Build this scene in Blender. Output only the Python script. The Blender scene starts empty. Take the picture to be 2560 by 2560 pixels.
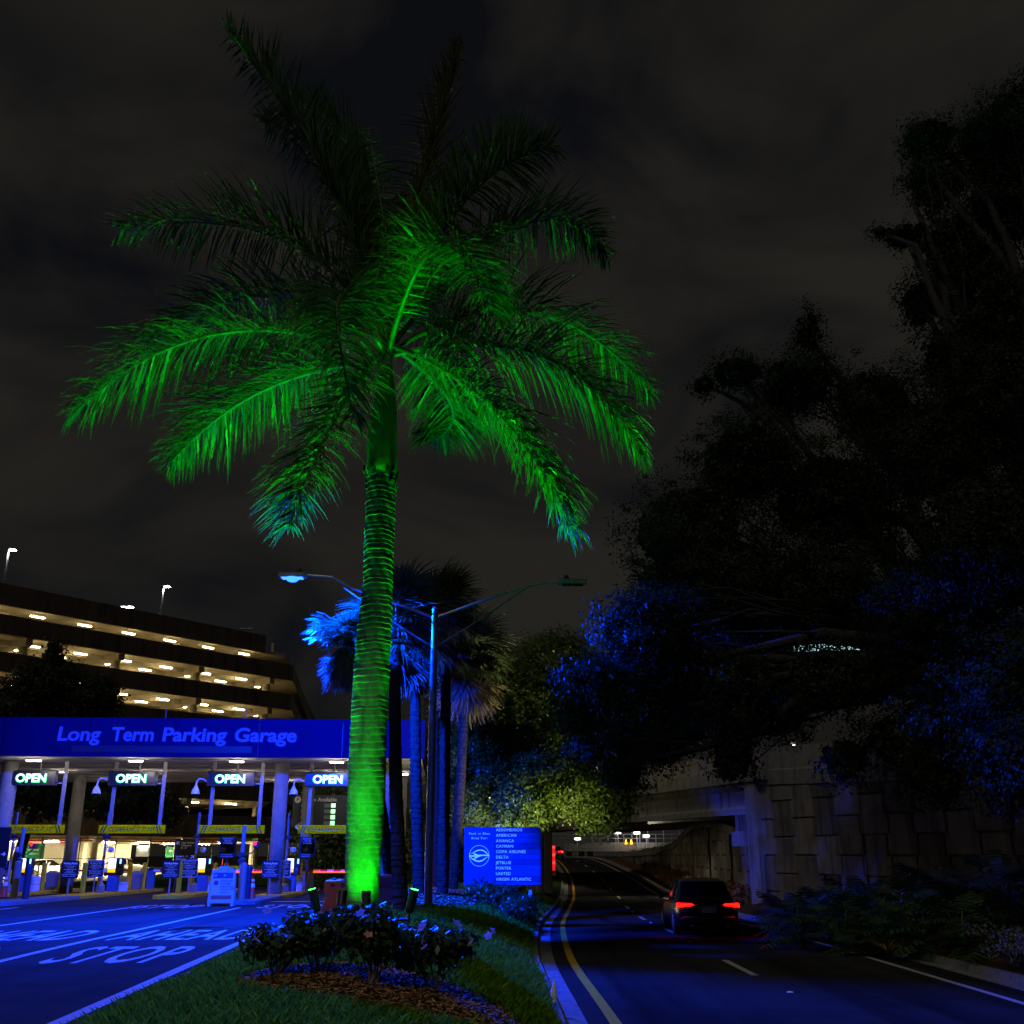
import bpy, math, random
import numpy as np
from mathutils import Vector, Matrix

# ------------------------------------------------------------------ camera, world, sun, exposure
SC = bpy.context.scene
COL = SC.collection
PITCH = math.radians(18.45)
CAMH = 1.57
cam_d = bpy.data.cameras.new('camera')
cam_d.lens = 36.0; cam_d.sensor_width = 36.0; cam_d.sensor_fit = 'HORIZONTAL'
cam_d.clip_start = 0.1; cam_d.clip_end = 3000
cam = bpy.data.objects.new('camera', cam_d); COL.objects.link(cam)
cam.location = (0, 0, CAMH); cam.rotation_euler = (math.radians(90) + PITCH, 0, 0)
SC.camera = cam

W = bpy.data.worlds.new('World'); SC.world = W; W.use_nodes = True
nt = W.node_tree; nt.nodes.clear()
def _n(t, **k):
    n = nt.nodes.new(t)
    for a, b in k.items(): setattr(n, a, b)
    return n
w_out = _n('ShaderNodeOutputWorld')
w_sky = _n('ShaderNodeTexSky', sky_type='NISHITA', sun_disc=False)
w_sky.sun_elevation = math.radians(49); w_sky.sun_rotation = math.radians(205)
w_bsky = _n('ShaderNodeBackground'); w_bsky.inputs['Strength'].default_value = 0.00035
w_tc = _n('ShaderNodeTexCoord')
w_map = _n('ShaderNodeMapping'); w_map.inputs['Scale'].default_value = (1.6, 1.6, 3.2)
w_n1 = _n('ShaderNodeTexNoise'); w_n1.inputs['Scale'].default_value = 2.1; w_n1.inputs['Detail'].default_value = 5; w_n1.inputs['Distortion'].default_value = 0.6
w_rmp = _n('ShaderNodeValToRGB')
e = w_rmp.color_ramp.elements
e[0].position = 0.34; e[0].color = (0.0034, 0.0035, 0.0048, 1)
e[1].position = 0.60; e[1].color = (0.0156, 0.0144, 0.0114, 1)
m = w_rmp.color_ramp.elements.new(0.46); m.color = (0.0096, 0.0088, 0.0078, 1)
w_bc = _n('ShaderNodeBackground'); w_bc.inputs['Strength'].default_value = 1.0
w_add = _n('ShaderNodeAddShader')
L = nt.links.new
L(w_sky.outputs[0], w_bsky.inputs['Color'])
L(w_tc.outputs['Generated'], w_map.inputs['Vector']); L(w_map.outputs[0], w_n1.inputs['Vector'])
L(w_n1.outputs['Fac'], w_rmp.inputs['Fac']); L(w_rmp.outputs[0], w_bc.inputs['Color'])
L(w_bsky.outputs[0], w_add.inputs[0]); L(w_bc.outputs[0], w_add.inputs[1]); L(w_add.outputs[0], w_out.inputs['Surface'])

# moon-weak single sun lamp (night)
sun_d = bpy.data.lights.new('sun', 'SUN'); sun_d.energy = 0.36; sun_d.angle = math.radians(12); sun_d.color = (1.0, 0.93, 0.80)
sun = bpy.data.objects.new('sun', sun_d); COL.objects.link(sun)
sun.rotation_euler = Vector((0.30, 0.62, -0.80)).to_track_quat('-Z', 'Y').to_euler()

vs = SC.view_settings
vs.view_transform = 'Standard'; vs.look = 'None'; vs.exposure = 0.0; vs.gamma = 1.0; vs.use_curve_mapping = False
SC.cycles.use_denoising = True
SC.cycles.max_bounces = 5; SC.cycles.diffuse_bounces = 3; SC.cycles.glossy_bounces = 2; SC.cycles.transparent_max_bounces = 6
SC.cycles.sample_clamp_indirect = 3.0; SC.cycles.sample_clamp_direct = 0.0
SC.cycles.caustics_reflective = False; SC.cycles.caustics_refractive = False
SC.cycles.use_adaptive_sampling = True; SC.cycles.adaptive_threshold = 0.02

# ------------------------------------------------------------------ helpers
RND = random.Random(7)
NR = np.random.default_rng(11)
CP, SP = math.cos(PITCH), math.sin(PITCH)
def ray(px, py):
    a = (px - 1280) / 2560.0; v = (1280 - py) / 2560.0
    return Vector((a, CP - SP * v, SP + CP * v))
def at(px, py, Y):
    """point of the place seen at photograph position (px,py) and standing Y metres ahead"""
    r = ray(px, py); s = Y / r.y
    return Vector((r.x * s, Y, CAMH + r.z * s))
def atg(px, Y, z):
    """x for a photograph column at a given distance and height"""
    d = Y * CP + (z - CAMH) * SP
    return Vector(((px - 1280) / 2560.0 * d, Y, z))
def lerp(pts, t):
    if t <= pts[0][0]: return pts[0][1]
    for (a, b), (c, d) in zip(pts, pts[1:]):
        if t <= c: return b + (d - b) * (t - a) / (c - a)
    return pts[-1][1]
def smooth(pts, t):
    if t <= pts[0][0]: return pts[0][1]
    for i, ((a, b), (c, d)) in enumerate(zip(pts, pts[1:])):
        if t <= c:
            u = (t - a) / (c - a)
            m0 = (d - pts[i-1][1]) / (c - pts[i-1][0]) if i > 0 else (d - b) / (c - a)
            m1 = (pts[i+2][1] - b) / (pts[i+2][0] - a) if i + 2 < len(pts) else (d - b) / (c - a)
            h = c - a
            return ((2*u**3 - 3*u*u + 1) * b + (u**3 - 2*u*u + u) * h * m0 + (-2*u**3 + 3*u*u) * d + (u**3 - u*u) * h * m1)
    return pts[-1][1]
ORD = ['first', 'second', 'third', 'fourth', 'fifth', 'sixth', 'seventh', 'eighth', 'ninth', 'tenth', 'eleventh', 'twelfth', 'thirteenth', 'fourteenth', 'fifteenth', 'sixteenth']

def tag(o, label=None, cat=None, group=None, kind=None):
    if label: o['label'] = label
    if cat: o['category'] = cat
    if group: o['group'] = group
    if kind: o['kind'] = kind
    return o
def thing(name, label, cat, loc=(0, 0, 0), rz=0.0, group=None):
    o = bpy.data.objects.new(name, None); COL.objects.link(o)
    o.empty_display_size = 0.2
    o.location = loc; o.rotation_euler = (0, 0, rz)
    return tag(o, label, cat, group)
def link(name, me, parent=None, mat=None, loc=None, rot=None, scale=None):
    o = bpy.data.objects.new(name, me); COL.objects.link(o)
    if parent: o.parent = parent
    if mat is not None:
        if not me.materials: me.materials.append(mat)
    if loc is not None: o.location = loc
    if rot is not None: o.rotation_euler = rot
    if scale is not None: o.scale = scale
    return o
def copy_tree(o, parent=None):
    c = o.copy(); COL.objects.link(c); c.parent = parent
    for ch in list(o.children):
        copy_tree(ch, c)
    return c

class MB:
    def __init__(s): s.v = []; s.f = []; s.mi = []; s.cur = 0
    def add(s, vs, fs):
        b = len(s.v); s.v.extend([tuple(p) for p in vs])
        for f in fs: s.f.append([i + b for i in f]); s.mi.append(s.cur)
        return s
    def box(s, a, b, M=None):
        x0, y0, z0 = a; x1, y1, z1 = b
        vs = [Vector(p) for p in ((x0,y0,z0),(x1,y0,z0),(x1,y1,z0),(x0,y1,z0),(x0,y0,z1),(x1,y0,z1),(x1,y1,z1),(x0,y1,z1))]
        if M: vs = [M @ p for p in vs]
        return s.add(vs, [(3,2,1,0),(4,5,6,7),(0,1,5,4),(1,2,6,5),(2,3,7,6),(3,0,4,7)])
    def cbox(s, c, sz, M=None):
        return s.box([c[i] - sz[i]/2 for i in range(3)], [c[i] + sz[i]/2 for i in range(3)], M)
    def bbox(s, c, sz, bv=0.02):
        """box with chamfered vertical and horizontal edges"""
        x, y, z = [k/2 for k in sz]; b = min(bv, x*.9, y*.9, z*.9)
        rings = []
        for zz, ins in ((-z, b), (-z+b, 0), (z-b, 0), (z, b)):
            xx, yy = x - ins, y - ins
            r = [(xx, -yy+b), (xx, yy-b), (xx-b, yy), (-xx+b, yy), (-xx, yy-b), (-xx, -yy+b), (-xx+b, -yy), (xx-b, -yy)]
            rings.append([(c[0]+p[0], c[1]+p[1], c[2]+zz) for p in r])
        return s.loft(rings, True)
    def loft(s, rings, cap=True, closed=True):
        n = len(rings[0]); b = len(s.v)
        for r in rings: s.v.extend([tuple(p) for p in r])
        for i in range(len(rings) - 1):
            for j in range(n if closed else n - 1):
                k = (j + 1) % n
                s.f.append([b+i*n+j, b+i*n+k, b+(i+1)*n+k, b+(i+1)*n+j]); s.mi.append(s.cur)
        if cap:
            s.f.append([b + j for j in reversed(range(n))]); s.mi.append(s.cur)
            s.f.append([b + (len(rings)-1)*n + j for j in range(n)]); s.mi.append(s.cur)
        return s
    def tube(s, pts, rad, n=8, cap=True):
        pts = [Vector(p) for p in pts]
        if not hasattr(rad, '__len__'): rad = [rad] * len(pts)
        rings = []; up = None
        for i, p in enumerate(pts):
            t = (pts[min(i+1, len(pts)-1)] - pts[max(i-1, 0)])
            if t.length < 1e-9: t = Vector((0, 0, 1))
            t.normalize()
            if up is None:
                up = Vector((1, 0, 0)) if abs(t.x) < .9 else Vector((0, 1, 0))
            a = (up - t * up.dot(t)).normalized(); bb = t.cross(a); up = a
            rings.append([p + (a*math.cos(2*math.pi*j/n) + bb*math.sin(2*math.pi*j/n)) * rad[i] for j in range(n)])
        return s.loft(rings, cap)
    def lathe(s, prof, n=16, c=(0, 0, 0), cap=True):
        return s.loft([[(c[0]+r*math.cos(2*math.pi*j/n), c[1]+r*math.sin(2*math.pi*j/n), c[2]+z) for j in range(n)] for r, z in prof], cap)
    def prism(s, poly, o, ux, uy, d, bev=0.0):
        """extrude a 2D polygon: o + ux*x + uy*y, thickness d along ux x uy, optional front chamfer"""
        o = Vector(o); ux = Vector(ux); uy = Vector(uy); nz = ux.cross(uy).normalized()
        n = len(poly); b = len(s.v)
        for p in poly: s.v.append(tuple(o + ux*p[0] + uy*p[1]))
        for p in poly: s.v.append(tuple(o + ux*p[0] + uy*p[1] + nz*(d - bev)))
        lay = 2
        if bev > 0:
            cx = sum(p[0] for p in poly)/n; cy = sum(p[1] for p in poly)/n
            for p in poly:
                q = (p[0] - math.copysign(min(bev, abs(p[0]-cx)), p[0]-cx), p[1] - math.copysign(min(bev, abs(p[1]-cy)), p[1]-cy))
                s.v.append(tuple(o + ux*q[0] + uy*q[1] + nz*d))
            lay = 3
        s.f.append([b + i for i in reversed(range(n))]); s.mi.append(s.cur)
        s.f.append([b + (lay-1)*n + i for i in range(n)]); s.mi.append(s.cur)
        for l in range(lay - 1):
            for i in range(n):
                k = (i+1) % n
                s.f.append([b+l*n+i, b+l*n+k, b+(l+1)*n+k, b+(l+1)*n+i]); s.mi.append(s.cur)
        return s
    def mesh(s, name, mats, smooth=False):
        me = bpy.data.meshes.new(name)
        me.from_pydata(s.v, [], s.f)
        for mt in (mats if isinstance(mats, (list, tuple)) else [mats]): me.materials.append(mt)
        if len(me.materials) > 1: me.polygons.foreach_set('material_index', s.mi)
        if smooth: me.polygons.foreach_set('use_smooth', [True]*len(me.polygons))
        me.update(); return me
    def build(s, name, mats, parent=None, smooth=False, **k):
        return link(name, s.mesh(name, mats, smooth), parent, **k)

def np_mesh(name, verts, faces_n, mat, smooth=False):
    """verts (N,3) already ordered face by face, each face having faces_n corners"""
    verts = np.asarray(verts, dtype=np.float32).reshape(-1, 3)
    nv = len(verts); nf = nv // faces_n
    me = bpy.data.meshes.new(name)
    me.vertices.add(nv); me.vertices.foreach_set('co', verts.ravel())
    me.loops.add(nv); me.loops.foreach_set('vertex_index', np.arange(nv, dtype=np.int32))
    me.polygons.add(nf); me.polygons.foreach_set('loop_start', np.arange(0, nv, faces_n, dtype=np.int32))
    if mat: me.materials.append(mat)
    me.update(calc_edges=True); me.validate()
    if smooth: me.polygons.foreach_set('use_smooth', [True]*nf)
    return me

# ------------------------------------------------------------------ materials
MATS = {}
def mat(name, col=(.5,.5,.5), rough=.6, metal=0.0, noise=None, bump=None, emit=None, es=1.0, spec=.5, trans=0.0, noise2=None, island=0.0, streak=None):
    """col; noise=(scale, col2, contrast lo, hi); noise2 the same on top; bump=(scale, strength, dist)"""
    if name in MATS: return MATS[name]
    m = bpy.data.materials.new(name); m.use_nodes = True
    t = m.node_tree; b = t.nodes['Principled BSDF']; out = t.nodes['Material Output']
    b.inputs['Base Color'].default_value = (*col, 1); b.inputs['Roughness'].default_value = rough
    b.inputs['Metallic'].default_value = metal; b.inputs['Specular IOR Level'].default_value = spec
    tc = t.nodes.new('ShaderNodeTexCoord'); src = None
    def nz(scale, det=6, rough_=.6, stretch=None):
        n = t.nodes.new('ShaderNodeTexNoise'); n.inputs['Scale'].default_value = scale
        n.inputs['Detail'].default_value = det; n.inputs['Roughness'].default_value = rough_
        if stretch:
            mp = t.nodes.new('ShaderNodeMapping'); mp.inputs['Scale'].default_value = stretch
            t.links.new(tc.outputs['Object'], mp.inputs['Vector']); t.links.new(mp.outputs[0], n.inputs['Vector'])
        else: t.links.new(tc.outputs['Object'], n.inputs['Vector'])
        return n
    def mixin(src, nn, stretch=None):
        n = nz(nn[0], stretch=stretch); r = t.nodes.new('ShaderNodeMapRange')
        r.inputs[1].default_value = nn[2]; r.inputs[2].default_value = nn[3]
        t.links.new(n.outputs['Fac'], r.inputs[0])
        mx = t.nodes.new('ShaderNodeMix'); mx.data_type = 'RGBA'
        t.links.new(r.outputs[0], mx.inputs[0])
        if src is None: mx.inputs[6].default_value = (*col, 1)
        else: t.links.new(src, mx.inputs[6])
        mx.inputs[7].default_value = (*nn[1], 1)
        return mx.outputs[2]
    if noise: src = mixin(src, noise)
    if noise2: src = mixin(src, noise2)
    if streak: src = mixin(src, streak[0], streak[1])
    if island:
        g = t.nodes.new('ShaderNodeNewGeometry'); r = t.nodes.new('ShaderNodeMapRange')
        r.inputs[3].default_value = 1 - island; r.inputs[4].default_value = 1 + island
        t.links.new(g.outputs['Random Per Island'], r.inputs[0])
        mx = t.nodes.new('ShaderNodeVectorMath'); mx.operation = 'SCALE'
        if src is None: mx.inputs[0].default_value = col
        else: t.links.new(src, mx.inputs[0])
        t.links.new(r.outputs[0], mx.inputs['Scale']); src = mx.outputs[0]
    if src is not None: t.links.new(src, b.inputs['Base Color'])
    if bump:
        n = nz(bump[0], 8); bp = t.nodes.new('ShaderNodeBump'); bp.inputs['Strength'].default_value = bump[1]; bp.inputs['Distance'].default_value = bump[2]
        t.links.new(n.outputs['Fac'], bp.inputs['Height']); t.links.new(bp.outputs[0], b.inputs['Normal'])
    if emit: 
        b.inputs['Emission Color'].default_value = (*emit, 1); b.inputs['Emission Strength'].default_value = es
    if trans > 0:
        tr = t.nodes.new('ShaderNodeBsdfTranslucent'); tr.inputs['Color'].default_value = (*[min(1, c*1.3) for c in col], 1)
        if src is not None: t.links.new(src, tr.inputs['Color'])
        ms = t.nodes.new('ShaderNodeMixShader'); ms.inputs[0].default_value = trans
        t.links.new(b.outputs[0], ms.inputs[1]); t.links.new(tr.outputs[0], ms.inputs[2]); t.links.new(ms.outputs[0], out.inputs['Surface'])
    MATS[name] = m; return m

M_asph = mat('asphalt', (.038,.038,.041), .85, noise=(60,(.075,.075,.078),.5,.75), noise2=(.45,(.028,.028,.030),.45,.75), bump=(180,.6,.01), spec=0.0, streak=((.9,(.022,.022,.024),.52,.74),(1,.05,1)))
M_road = mat('road_asphalt', (.032,.031,.030), .75, noise=(70,(.062,.060,.058),.52,.78), noise2=(.35,(.021,.020,.020),.45,.7), bump=(160,.6,.01), spec=0.0, streak=((1.0,(.014,.014,.014),.50,.70),(1,.04,1)))
M_white = mat('white_road_paint', (.40,.40,.40), .6, noise=(9,(.13,.13,.13),.5,.8), noise2=(60,(.26,.26,.26),.55,.8), bump=(120,.3,.004), spec=0.0)
M_yline = mat('yellow_road_paint', (.55,.33,.03), .6, noise=(14,(.22,.15,.05),.48,.75), bump=(120,.3,.004), spec=0.0)
M_conc = mat('concrete', (.21,.20,.18), .85, noise=(3,(.13,.125,.115),.4,.75), noise2=(24,(.17,.16,.15),.45,.7), bump=(40,.25,.01), spec=0.0, streak=((2.4,(.06,.056,.05),.52,.74),(1,1,.10)))
M_panel = mat('wall_panel_concrete', (.21,.195,.175), .85, noise=(1.1,(.11,.10,.09),.42,.72), noise2=(9,(.16,.145,.13),.45,.75), bump=(30,.35,.012), spec=0.0, streak=((2.6,(.055,.05,.045),.50,.72),(1,1,.10)))
M_panel2 = mat('wall_panel_stained', (.15,.14,.125), .85, noise=(.8,(.075,.07,.065),.42,.68), noise2=(7,(.12,.11,.10),.45,.75), bump=(30,.35,.012), spec=0.0, streak=((2.2,(.035,.033,.03),.46,.70),(1,1,.10)))
M_kerb = mat('kerb_concrete', (.20,.195,.185), .85, noise=(6,(.11,.105,.10),.45,.7), bump=(50,.3,.01), spec=0.0)
M_ykerb = mat('yellow_kerb_paint', (.62,.42,.03), .7, noise=(5,(.25,.17,.06),.52,.72), bump=(40,.3,.01), spec=0.0)
M_soil = mat('soil', (.05,.042,.03), .95, noise=(12,(.025,.02,.015),.4,.7), bump=(30,.8,.03), spec=0.0)
M_mulchg = mat('mulch_ground', (.10,.055,.028), .95, noise=(40,(.04,.024,.014),.4,.65), bump=(60,.9,.03), spec=0.0)
M_chip = mat('mulch_chip', (.34,.19,.085), .9, island=.6)
M_grass = mat('grass_blade', (.13,.29,.014), .6, trans=.3, island=.5, spec=.15)
M_turf = mat('turf_ground', (.016,.03,.008), .95, noise=(30,(.03,.05,.012),.45,.7), bump=(60,.8,.02), spec=0.0)
M_oak = mat('oak_leaf', (.022,.036,.012), .55, trans=.25, island=.25, spec=.15)
M_oak2 = mat('laurel_leaf', (.060,.105,.012), .45, trans=.35, island=.45)
M_hib = mat('hibiscus_leaf', (.04,.085,.025), .35, trans=.25, island=.5)
M_phil = mat('broad_leaf', (.035,.075,.025), .38, trans=.2, island=.4)
M_croton = mat('croton_leaf', (.20,.085,.025), .5, trans=.25, island=.6)
M_flower = mat('flower_petal', (.85,.42,.32), .5, trans=.3)
M_bark = mat('bark', (.035,.029,.022), .9, noise=(9,(.02,.016,.013),.4,.7), bump=(14,.9,.05))
M_sabt = mat('sabal_trunk', (.034,.030,.026), .9, noise=(7,(.018,.015,.012),.4,.7), bump=(16,.8,.04), spec=0.0)
M_royal = mat('royal_trunk', (.20,.195,.18), .85, noise=(3.5,(.10,.10,.09),.42,.68), noise2=(26,(.13,.125,.115),.45,.75), bump=(45,.7,.02), spec=0.0, streak=((3.0,(.07,.07,.06),.52,.72),(1,1,.22)))
M_shaft = mat('crownshaft', (.10,.16,.05), .45, noise=(3,(.06,.09,.03),.4,.7))
M_frond = mat('palm_leaflet', (.055,.12,.028), .4, trans=.5, island=.4)
M_frondy = mat('young_palm_leaflet', (.12,.12,.03), .45, trans=.3, island=.4)
M_rachis = mat('palm_rachis', (.055,.085,.03), .5)
M_sab = mat('fan_leaf', (.07,.10,.04), .45, trans=.2, island=.4)
M_dead = mat('dead_fan_leaf', (.11,.085,.055), .8, trans=.15, island=.5)
M_galv = mat('galvanised_steel', (.24,.24,.26), .5, .3, noise=(8,(.18,.18,.19),.4,.7))
M_pole = mat('weathered_pole', (.30,.30,.30), .38, .7, noise=(6,(.2,.2,.2),.4,.7))
M_black = mat('black_plastic', (.015,.015,.016), .45)
M_dark = mat('dark_painted_metal', (.03,.032,.035), .45, .2)
M_wpaint = mat('white_paint', (.72,.72,.72), .5, noise=(5,(.55,.55,.55),.5,.8), spec=0.0)
M_fascia = mat('fascia_panel', (.005,.006,.062), .5, noise=(.6,(.004,.005,.05),.4,.7), spec=0.0, streak=((.9,(.0025,.003,.034),.52,.78),(1,1,.10)))
M_letter = mat('raised_white_letter', (.13,.15,.30), .4, spec=0.0)
M_soff = mat('soffit_panel', (.42,.40,.40), .7, noise=(1.2,(.34,.33,.33),.4,.7), spec=0.0)
M_col = mat('round_column_concrete', (.22,.21,.19), .8, noise=(2.5,(.16,.15,.135),.42,.7), bump=(30,.2,.008), spec=0.0, streak=((2.0,(.12,.11,.10),.55,.78),(1,1,.1)))
M_yel = mat('yellow_bollard', (.70,.48,.02), .5, noise=(6,(.52,.34,.03),.5,.75), spec=0.0)
M_signy = mat('clearance_yellow', (.90,.64,.0), .5, noise=(4,(.78,.52,.01),.55,.8), spec=0.0)
M_aframe = mat('a_frame_plastic', (.26,.28,.36), .6, noise=(5,(.20,.21,.27),.5,.8), spec=.1)
M_ink = mat('black_lettering', (.01,.01,.012), .5)
M_signk = mat('black_sign_face', (.012,.014,.018), .35)
M_signb = mat('blue_sign_face', (.006,.07,.20), .4, noise=(1.5,(.005,.06,.17),.4,.7), spec=0.0)
M_signb2 = mat('blue_sign_strip', (.008,.085,.26), .38, spec=0.0)
M_signb3 = mat('faded_blue_sign_strip', (.005,.055,.18), .38, spec=0.0)
M_blet = mat('airline_lettering', (.8,.9,.8), .35, emit=(.30,.85,.75), es=.36)  # weak glow added so the letters read cyan under the blue lamp
M_slet = mat('sign_lettering', (.85,.88,.80), .35)
M_green = mat('green_sign_face', (.0,.16,.06), .4)
M_orange = mat('orange_barrier_plastic', (.55,.10,.02), .5, noise=(4,(.40,.07,.02),.4,.75))
M_cone = mat('orange_cone', (.75,.06,.02), .45)
M_red = mat('red_paint', (.55,.02,.015), .5)
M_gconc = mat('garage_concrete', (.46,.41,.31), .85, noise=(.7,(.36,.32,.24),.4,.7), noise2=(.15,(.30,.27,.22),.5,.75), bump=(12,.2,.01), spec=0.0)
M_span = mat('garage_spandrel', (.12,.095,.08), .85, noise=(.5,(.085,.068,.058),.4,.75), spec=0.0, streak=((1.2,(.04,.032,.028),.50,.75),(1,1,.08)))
M_gwall = mat('garage_white_wall', (.62,.58,.46), .8, noise=(.6,(.52,.48,.38),.4,.75))
M_glass = mat('dark_glass', (.0015,.0015,.002), .06, spec=.6)
M_tyre = mat('tyre_rubber', (.012,.012,.012), .8)
M_rim = mat('wheel_rim', (.4,.4,.42), .3, .9)
M_steel = mat('brushed_steel', (.55,.55,.56), .35, .8)
M_bin = mat('grey_bin', (.16,.16,.17), .6)
M_blue = mat('machine_blue', (.02,.10,.30), .45)
M_paper = mat('white_paper', (.30,.31,.36), .8, spec=.0)
# emitters (lit lamps, lit signs, screens, added glows)
E_gar = mat('garage_tube', (.9,.8,.5), emit=(1,.80,.42), es=75)
E_gar0 = mat('garage_tube_bright', (.9,.8,.5), emit=(1,.84,.50), es=700)
E_can = mat('canopy_led', (.9,.9,.9), emit=(1,.93,.85), es=18)
E_blue = mat('blue_led', (.2,.3,1), emit=(.02,.13,1), es=5.0)
E_green = mat('green_led', (.1,1,.1), emit=(.03,1,.05), es=22)
E_open = mat('open_letter_glow', (1,1,1), emit=(1,.93,1), es=1.7)
E_openg = mat('open_letter_halo', (.0,.5,.05), emit=(.0,1,.10), es=1.2)  # green halo round the overexposed letters, put in as a glowing rim
E_gdot = mat('green_dot_matrix', (.2,.9,.3), emit=(.25,1,.30), es=3.0)
E_redbar = mat('red_led_strip', (.8,.02,.0), emit=(1,.028,.004), es=9.0)
E_tail = mat('tail_lamp', (.8,.02,.01), emit=(1,.0012,.0006), es=22.0)
E_scrw = mat('screen_white', (1,1,1), emit=(1,.97,.92), es=2.2)
E_scry = mat('screen_yellow', (1,.7,.0), emit=(1,.55,.0), es=1.3)
E_cyan = mat('card_slot_glow', (.3,1,1), emit=(.35,1,.95), es=1.4)
E_roof = mat('roof_lamp_led', (1,1,1), emit=(.9,1,1), es=70)
E_roofw = mat('roof_lamp_warm', (1,1,.6), emit=(1,1,.45), es=55)
E_flood = mat('flood_led', (1,1,1), emit=(1,.95,.9), es=12)
E_redsign = mat('red_sign_glow', (.7,.02,.02), emit=(1,.01,.015), es=.75)  # added glow in place of red lamp light falling on the sign
E_win = mat('lit_window', (.6,.9,.9), emit=(.55,.9,.85), es=1.0)
E_winb = mat('blue_lit_window', (.1,.4,1), emit=(.06,.28,1), es=1.0)
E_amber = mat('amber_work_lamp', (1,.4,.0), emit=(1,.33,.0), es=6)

# ------------------------------------------------------------------ text
TXT = {}
def text_mesh(body, size, ext=.004, bold=0.0, shear=0.0, align='LEFT', spacing=1.0, line=1.0, wordsp=1.0, res=2):
    key = (body, size, ext, bold, shear, align, spacing, line, wordsp)
    if key in TXT: return TXT[key]
    c = bpy.data.curves.new('text', 'FONT'); c.body = body; c.size = size; c.extrude = ext; c.offset = bold; c.shear = shear
    c.align_x = align; c.align_y = 'TOP_BASELINE'; c.space_character = spacing; c.space_line = line; c.space_word = wordsp; c.resolution_u = res; c.fill_mode = 'FRONT' if ext == 0 else 'BOTH'
    o = bpy.data.objects.new('text', c); COL.objects.link(o)
    dg = bpy.context.evaluated_depsgraph_get()
    me = bpy.data.meshes.new_from_object(o.evaluated_get(dg)); me.materials.clear()
    bpy.data.objects.remove(o); bpy.data.curves.remove(c)
    me.name = 'lettering'; TXT[key] = me
    return me
def put_text(body, size, m, parent, loc, name='lettering', rot=(math.pi/2, 0, 0), **k):
    me = text_mesh(body, size, **k).copy(); me.materials.append(m)
    return link(name, me, parent, None, loc, rot)
# ------------------------------------------------------------------ layout of the place
LRZ = math.atan(0.065)
EX = Vector((math.cos(LRZ), math.sin(LRZ), 0)); EY = Vector((-math.sin(LRZ), math.cos(LRZ), 0))
LO = Vector((-6.77, 47.5, 0))
def lotz(y): return 0.0 if y < 20 else max(-0.42, -0.009 * (y - 20))
def lotP(u, w, z=None):
    p = LO + EX*u + EY*w
    p.z = lotz(p.y) + (z or 0.0)
    return p
ROADZ = [(0,-.6),(32,-.64),(43,-.86),(54,-.97),(64,-.91),(75,-.77),(85,-.45),(96,-.03),(107,.39),(117,.75),(130,1.0),(150,1.05),(220,.6)]
YEL = [(2,1.5),(15,1.4),(25,1.3),(39,1.8),(52,2.7),(67,3.8),(92,4.9),(124,5.0),(150,3.6),(220,-9)]
WHT = [(2,8.0),(17,7.8),(49,8.4),(75,9.4),(91,9.7),(115,9.4),(150,8.2),(220,-3)]
def roadz(y): return smooth(ROADZ, y)
def yel(y): return smooth(YEL, y)
def wht(y): return smooth(WHT, y)
def xl(y): return -4.4 - .065*(y - 11) + .62
def xr(y): return yel(y) - .85
BMP = [(4,.30),(10,.36),(14,.45),(20,.42),(28,.5),(40,.65),(55,.6),(75,.3),(90,.1)]
def H(x, y):
    a, b = xl(y), xr(y); t = max(0.0, min(1.0, (x - a) / (b - a)))
    return (lotz(y) + .10) * (1 - t) + (roadz(y) + .13) * t + lerp(BMP, y) * math.sin(math.pi * t) ** .8

def sheet(name, xs_of_y, ys, nx, zf, m, kind='structure', label=None, parent=None, jit=0.0):
    """grid sheet between two border curves"""
    v = []; f = []
    for y in ys:
        a, b = xs_of_y(y)
        for i in range(nx + 1):
            x = a + (b - a) * i / nx
            v.append((x, y, zf(x, y)))
    n = nx + 1
    for j in range(len(ys) - 1):
        for i in range(nx):
            f.append((j*n+i, j*n+i+1, (j+1)*n+i+1, (j+1)*n+i))
    me = bpy.data.meshes.new(name); me.from_pydata(v, [], f); me.materials.append(m); me.update()
    me.polygons.foreach_set('use_smooth', [True]*len(me.polygons))
    o = link(name, me, parent)
    if parent is None: o['kind'] = kind
    if label: o['label'] = label
    return o
def frange(a, b, s):
    n = max(1, int(round((b - a) / s))); return [a + (b - a) * i / n for i in range(n + 1)]

# far ground to the horizon
g = MB(); g.add([(-900,-300,-1.9),(900,-300,-1.9),(900,1500,-1.9),(-900,1500,-1.9)], [(0,1,2,3)])
tag(g.build('ground', M_soil), 'dark open ground reaching out to the horizon', kind='structure')
# driveway (entry lanes)
drive = sheet('driveway', lambda y: (-75.0, xl(y) - .42), frange(0, 80, 4) + frange(84, 150, 8), 12, lambda x, y: lotz(y), M_asph, label='asphalt entry driveway leading to the ticket lanes')
# exit road with sag
ROADY = frange(2, 30, 2) + frange(32, 216, 3)
road = sheet('road', lambda y: (yel(y) - .38, wht(y) + .75), ROADY, 6, lambda x, y: roadz(y), M_road, label='two lane asphalt road dipping under the overpass')
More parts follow.
